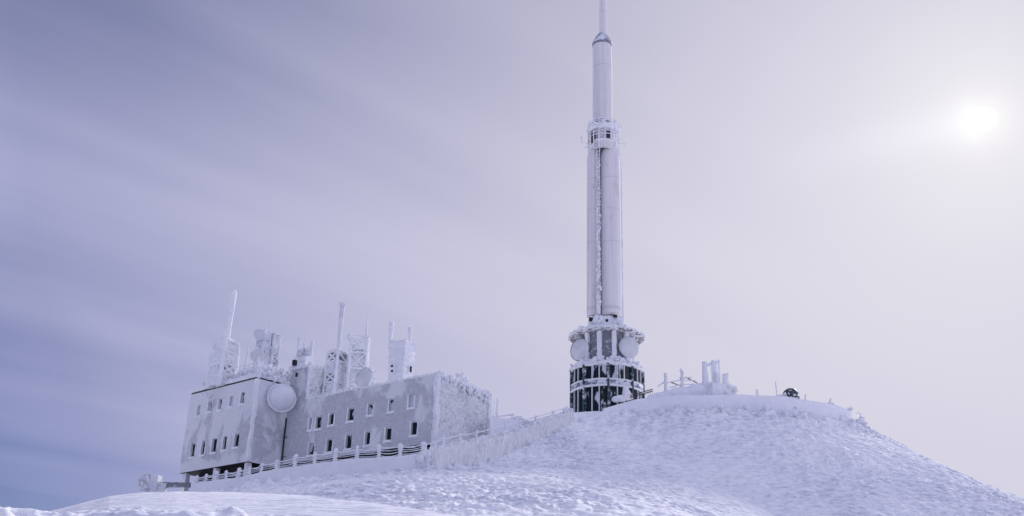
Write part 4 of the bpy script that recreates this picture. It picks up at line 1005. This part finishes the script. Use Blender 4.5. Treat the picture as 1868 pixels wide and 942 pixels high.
# ------------------------------------------------------------------ small things on the summit
def lump_thing(name, label, cat, build, group=None, mat='rime'):
    m = MB(); build(m); return tag(m.build(name, M[mat]), label, cat, group)
def rime_post(u, vb, vt, Y, r, name, label, cat, group=None, lean=0.0, lump=0.35, mat='rime', down=1.0):
    p = at(u, vb, Y); z = top_z(p, vt); root = thing(name, p, label, cat, group)
    m = MB(); q = np.array([p[0] + lean, p[1], z]); m.tube(p - UP * down, q, r * 1.15, r * 0.8, 9, lump, seed=int(u)); m.build('shaft', M[mat], root)
    m = MB()
    for k in range(7): m.blob(p + (q - p) * random.uniform(0.1, 1.0) + np.array([random.uniform(-.5, .5) * r, -0.3 * r, 0]), r * random.uniform(0.5, 0.95), k + int(u), 0.5, (1, 1, 1.3), 8, 6)
    m.build('rime_crust', M[mat], root)
    return root, p, q
YP = 133.0
r1, pA, qA = rime_post(1215, 720, 681, YP, 0.24, 'rime_post', 'shorter of two rime wrapped posts right of the tower base, joined by cables', 'post', 'pair of cable posts')
r2, pB, qB = rime_post(1245, 716, 675, YP, 0.26, 'rime_post', 'taller of two rime wrapped posts right of the tower base, nearer the pole cluster', 'post', 'pair of cable posts')
wires = [((1221, 697), (1241, 704)), ((1200, 706), (1215, 694)), ((1216, 699), (1245, 693)), ((1250, 688), (1281, 704)), ((1220, 708), (1245, 701)), ((1250, 694), (1268, 695)), ((1248, 702), (1266, 701)), ((1246, 690), (1262, 689))]
wr_ = thing('guy_cables', at(1240, 700, YP), 'dark and frosted cables slung between the two rimed posts', 'cable')
for k, (a, b) in enumerate(wires):
    m = MB(); m.tube(at(*a, YP - 0.1), at(*b, YP - 0.1), 0.06 if k in (0, 3) else 0.09, None, 6, 0 if k in (0, 3) else 0.3, seed=k); m.build('cable', M['pipe'] if k in (0, 3) else M['rime'], wr_)
# drift round the posts
lump_thing('snow_heap', 'long low bank of snow at the foot of the two rimed posts', 'snow bank', lambda m: [m.blob(at(1196 + 9.5 * k, 729 - 1.2 * k, YP + 0.3), 0.95 + 0.05 * k, 60 + k, 0.18, (1.5, 1.1, 0.8 + 0.02 * k), 16, 10, freq=0.5) for k in range(11)], mat='smooth')
# pole cluster
pcl = at(1305, 712, 132.0)
rp = thing('pole_cluster', pcl, 'tight group of thick frost coated poles on an icy plinth on the crest', 'aerial')
for (u, vb, vt, r, dy) in ((1287.5, 716, 661, 0.36, 0), (1303.5, 712, 659, 0.33, 0.2), (1313, 712, 657, 0.17, 0.6), (1309, 712, 680, 0.22, -0.5), (1324.5, 712, 683, 0.38, 0.1)):
    p = at(u, vb, 132.0 + dy); z = top_z(p, vt); m = MB(); m.tube(p - UP * 0.5, np.array([p[0], p[1], z]), r * 1.2, r * 0.95, 10, 0.32, seed=int(u))
    for k in range(8): m.blob(p + UP * (z - p[2]) * random.uniform(0.3, 1.0) + np.array([random.uniform(-.6, .6) * r, -.2 * r, 0]), r * random.uniform(0.45, 0.8), k + int(u), 0.5, nu=8, nv=6)
    m.build('pole', M['rime'], rp)
m = MB(); m.tube(at(1281, 710, 132), at(1284, 690, 132), 0.14, 0.1, 7, 0.4); m.tube(at(1287, 668, 132), at(1297, 664, 132), 0.2, 0.2, 7, 0.3); m.build('brace', M['rime'], rp)
m = MB(); m.rbox(at(1314, 716, 132), (nrm((1, 0.3, -0.0)), nrm((-0.3, 1.0, 0)), UP), (1.75, 1.2, 0.75), 0.14, 0.3, 1.2, 17)
for k in range(30): m.blob(at(random.uniform(1294, 1344), random.uniform(705, 722), 131.6 + random.uniform(-1, 0.6)), random.uniform(0.15, 0.4), k, 0.5, nu=8, nv=6)
m.build('plinth', M['rime'], rp)
# clods and knobs of rime fallen along the foot of the walls and down the slope
m = MB(); rg_ = random.Random(11); ncl = 0
def clods(pts, n, d0, d1, r0, r1, pw=1.0):
    global ncl
    pts = np.array(pts); L = np.concatenate([[0], np.cumsum(np.linalg.norm(np.diff(pts[:, :2], axis=0), axis=1))])
    xs, ys = [], []
    for k in range(n):
        t = rg_.random() * L[-1]; x = np.interp(t, L, pts[:, 0]); y = np.interp(t, L, pts[:, 1]); e = 0.4
        tx = np.interp(t + e, L, pts[:, 0]) - np.interp(t - e, L, pts[:, 0]); ty = np.interp(t + e, L, pts[:, 1]) - np.interp(t - e, L, pts[:, 1]); l = math.hypot(tx, ty) or 1
        nx, ny = ty / l, -tx / l
        if nx * x + ny * y > 0: nx, ny = -nx, -ny
        d = d0 + (d1 - d0) * rg_.random() ** 1.6; xs.append(x + nx * d); ys.append(y + ny * d)
    zs = ground_z(np.array(xs), np.array(ys))
    for x, y, z in zip(xs, ys, zs):
        r = r0 + (r1 - r0) * rg_.random() ** 2.2; ncl += 1
        m.blob((x, y, z + 0.15 * r), r, ncl, 0.55, (1.1, 1, 1.05), 9, 6)
clods(rim_base[15:23], 170, 0.5, 3.2, 0.10, 0.46)
clods(rim_base[16:23], 60, 3.0, 7.5, 0.08, 0.32)
clods(rim_base[7:14], 90, 0.5, 3.4, 0.10, 0.42)
clods(rim_base[2:8], 80, 0.5, 4.5, 0.08, 0.34)
clods(rim_base[8:22], 70, 5.0, 34.0, 0.08, 0.24)
tag(m.build('snow_clods', M['rime']), 'lumps of broken rime strewn along the foot of the walls and over the slope', 'snow', None, 'stuff')
# marker posts and stumps along the crest
MP = [(1381.5, 724, 711, 131.0, 0.19, 0, 'stout frosted marker stump on the crest between the pole cluster and the dark shape'),
      (1418.5, 724, 697, 131.0, 0.09, -0.15, 'thin tall frosted stick just left of the dark shape on the crest'),
      (1468.5, 735, 720, 133.2, 0.12, 0.15, 'short slim marker post right of the dark shape on the crest'),
      (1509.5, 738, 726, 135.6, 0.09, 0.55, 'thin leaning stick beside a small hoop of ice on the crest'),
      (1352.5, 758, 743, 127.6, 0.10, 0.06, 'thin frosted stake standing on the slope below the crest wall')]
for (u, vb, vt, Y, r, ln, lb) in MP: rime_post(u, vb, vt, Y, r, 'marker_post', lb, 'post', 'marker posts along the crest', ln)
# dark shape
pz = at(1442, 719, 133.0); rs_ = thing('searchlight', pz - UP * 1, 'dark rounded machine half buried in snow and streaked with frost on the crest', 'machine')
m = MB(); m.blob(pz, 0.92, 3, 0.16, (1, 0.9, 0.78), 20, 14); m.build('housing', M['rock'], rs_)
m = MB(); m.tube(pz + np.array([0.1, 0, -0.2]), pz + np.array([0.95, -0.2, -0.6]), 0.55, 0.28, 10, 0.2); m.build('skirt', M['rock'], rs_)
m = MB()
for k in range(16): m.blob(pz + np.array([random.uniform(-.9, 1.0), -random.uniform(.55, .8), random.uniform(-0.9, 0.1)]), random.uniform(.08, .2), k, 0.5, (1, 1, .7), 8, 6)
m.blob(pz + np.array([-1.0, 0.1, -0.55]), 0.75, 4, 0.25, (1.4, 1, 0.6)); m.build('snow_cover', M['rime'], rs_)
# hoop
m = MB(); hp = at(1516, 741, 136.2); th = np.linspace(-0.2, math.pi + 0.2, 20); m.sweep(np.stack([hp[0] + 0.42 * np.cos(th), hp[1] + 0 * th, hp[2] + 0.42 * np.sin(th)], -1), 0.13)
m.blob(hp, 0.35, 3, 0.4); tag(m.build('ice_hoop', M['rime']), 'small rounded hoop of ice on the right part of the crest wall', 'ice')
# frosted bushes at the right end of the crest
def bush(c, r, seed):
    rng = random.Random(seed); m = MB()
    for k in range(26):
        d = nrm((rng.uniform(-1, 1), rng.uniform(-1, 1), rng.uniform(0.1, 1.3))); L = r * rng.uniform(0.5, 1.1)
        m.tube(c - UP * 0.1, c + d * L, 0.05 + 0.05 * r, 0.05, 6, 0.4, seed=seed + k, cap=True)
        m.blob(c + d * L * rng.uniform(0.6, 1.0), r * rng.uniform(0.12, 0.22), seed + k, 0.6, nu=7, nv=5)
    m.blob(c, r * 0.42, seed, 0.5)
    return m
BU = [(1550, 748, 140.5, 0.55, 'frosted bush at the end of the crest wall, highest of the right hand bushes'),
      (1566, 757, 141.5, 0.5, 'spiky frosted bush just right of the end of the crest wall'),
      (1577, 774, 138, 0.5, 'frosted bush on the skyline where the right slope begins to drop'),
      (1258, 744, 126.8, 0.75, 'largest frosted bush under the crest wall below the pole cluster'),
      (1316, 748, 127.0, 0.6, 'upright frosted bush under the crest wall left of the thin stake'),
      (1236, 748, 127.0, 0.45, 'small frosted bush under the crest wall below the two rimed posts'),
      (1386, 762, 127.0, 0.5, 'frosted bush under the crest wall right of the thin stake'),
      (1452, 762, 128.8, 0.6, 'frosted bush under the crest wall below the dark machine'),
      (1592, 790, 136.5, 0.4, 'lowest frosted tuft on the right skyline')]
for i, (u, v, Y, r, lb) in enumerate(BU):
    c = at(u, v, Y); c[2] = max(c[2] - 0.1, gz(c[0], c[1]) - 0.05) if i not in (3, 4, 5, 6, 7) else gz(c[0], c[1]) + 0.05
    tag(bush(c, r, i * 50).build('frosted_bush', M['rime']), lb, 'bush', 'frosted bushes along the crest')
# dark railing by the tower foot
rr_ = thing('dark_railing', at(1180, 720, 133), 'short dark railing on the snow at the right foot of the glazed tower base', 'railing')
for dz in (0, 3.5):
    m = MB(); m.tube(at(1150, 725 - dz, 133.2), at(1190, 713.5 - dz + 0.5, 133.2), 0.06, 0.06, 6); m.build('rail', M['pipe'], rr_)
for k in range(11):
    u = 1151 + 3.9 * k; v = 725 - (u - 1150) * 0.288; m = MB(); m.tube(at(u, v + 4, 133.2), at(u, v - 3.5, 133.2), 0.035, 0.035, 5); m.build('baluster', M['pipe'], rr_)
# snow heap before the drum
def heap(m):
    for k in range(14): m.blob(at(1122 + k * 1.9, 730 - 0.55 * k + random.uniform(-1, 1), 133.8), random.uniform(0.35, 0.55), k, 0.35, (1.2, 1, 0.8))
    m.blob(at(1143, 717, 133.8), 0.6, 40, 0.3, (0.9, 0.9, 1.1)); m.blob(at(1142, 709, 133.8), 0.42, 41, 0.3)
lump_thing('snow_heap', 'lumpy snow pile heaped against the front of the glazed tower base', 'snow bank', heap)
# landing with handrail beyond the gable
pd = at(925, 779, 120.5)
rl = thing('landing', pd - UP * 1.5, 'snow covered landing with handrail and steps between the building and the ice ribbed parapet', 'landing')
m = MB(); axd = (nrm((1, 0.18, 0.0)), nrm((-0.18, 1, 0)), UP); m.rbox(pd - UP * 0.6, axd, (2.3, 1.5, 1.15), 0.3, 0.1, 0.6, 4); m.build('platform', M['smooth'], rl)
m = MB()
for u in (907, 934): p = at(u, 770, 120.0); m.tube(p - UP * 0.6, p + UP * 0.75, 0.09, 0.08, 7, 0.25, seed=u)
m.tube(at(889, 763, 119.8), at(938, 756, 119.8), 0.09, 0.11, 7, 0.2); m.tube(at(905, 768, 119.8), at(938, 763, 119.8), 0.07, 0.07, 7, 0.2); m.build('handrail', M['rime'], rl)
m = MB(); m.tube(at(888, 764.5, 119.9), at(902, 761.5, 119.9), 0.05, 0.05, 6); m.tube(at(939, 761.5, 119.9), at(949, 761.5, 119.9), 0.05, 0.05, 6); m.build('bare_rail', M['pipe'], rl)
for k in range(3):
    m = MB(); a = at(949, 763 + 4 * k, 119.2); b = at(974 - k, 772 + 3.4 * k, 119.2); m.tube(a, b, 0.11, 0.1, 7, 0.15, seed=k); m.build('stair_rail', M['rime'], rl)
m = MB(); m.rbox(at(945, 775, 119.6), axd, (0.42, 0.4, 0.95), 0.2, 0.12, 1, 3); m.build('newel', M['rime'], rl)

tri = sum(len(o.data.polygons) for o in scene.objects if o.type == 'MESH'); print('faces', tri)
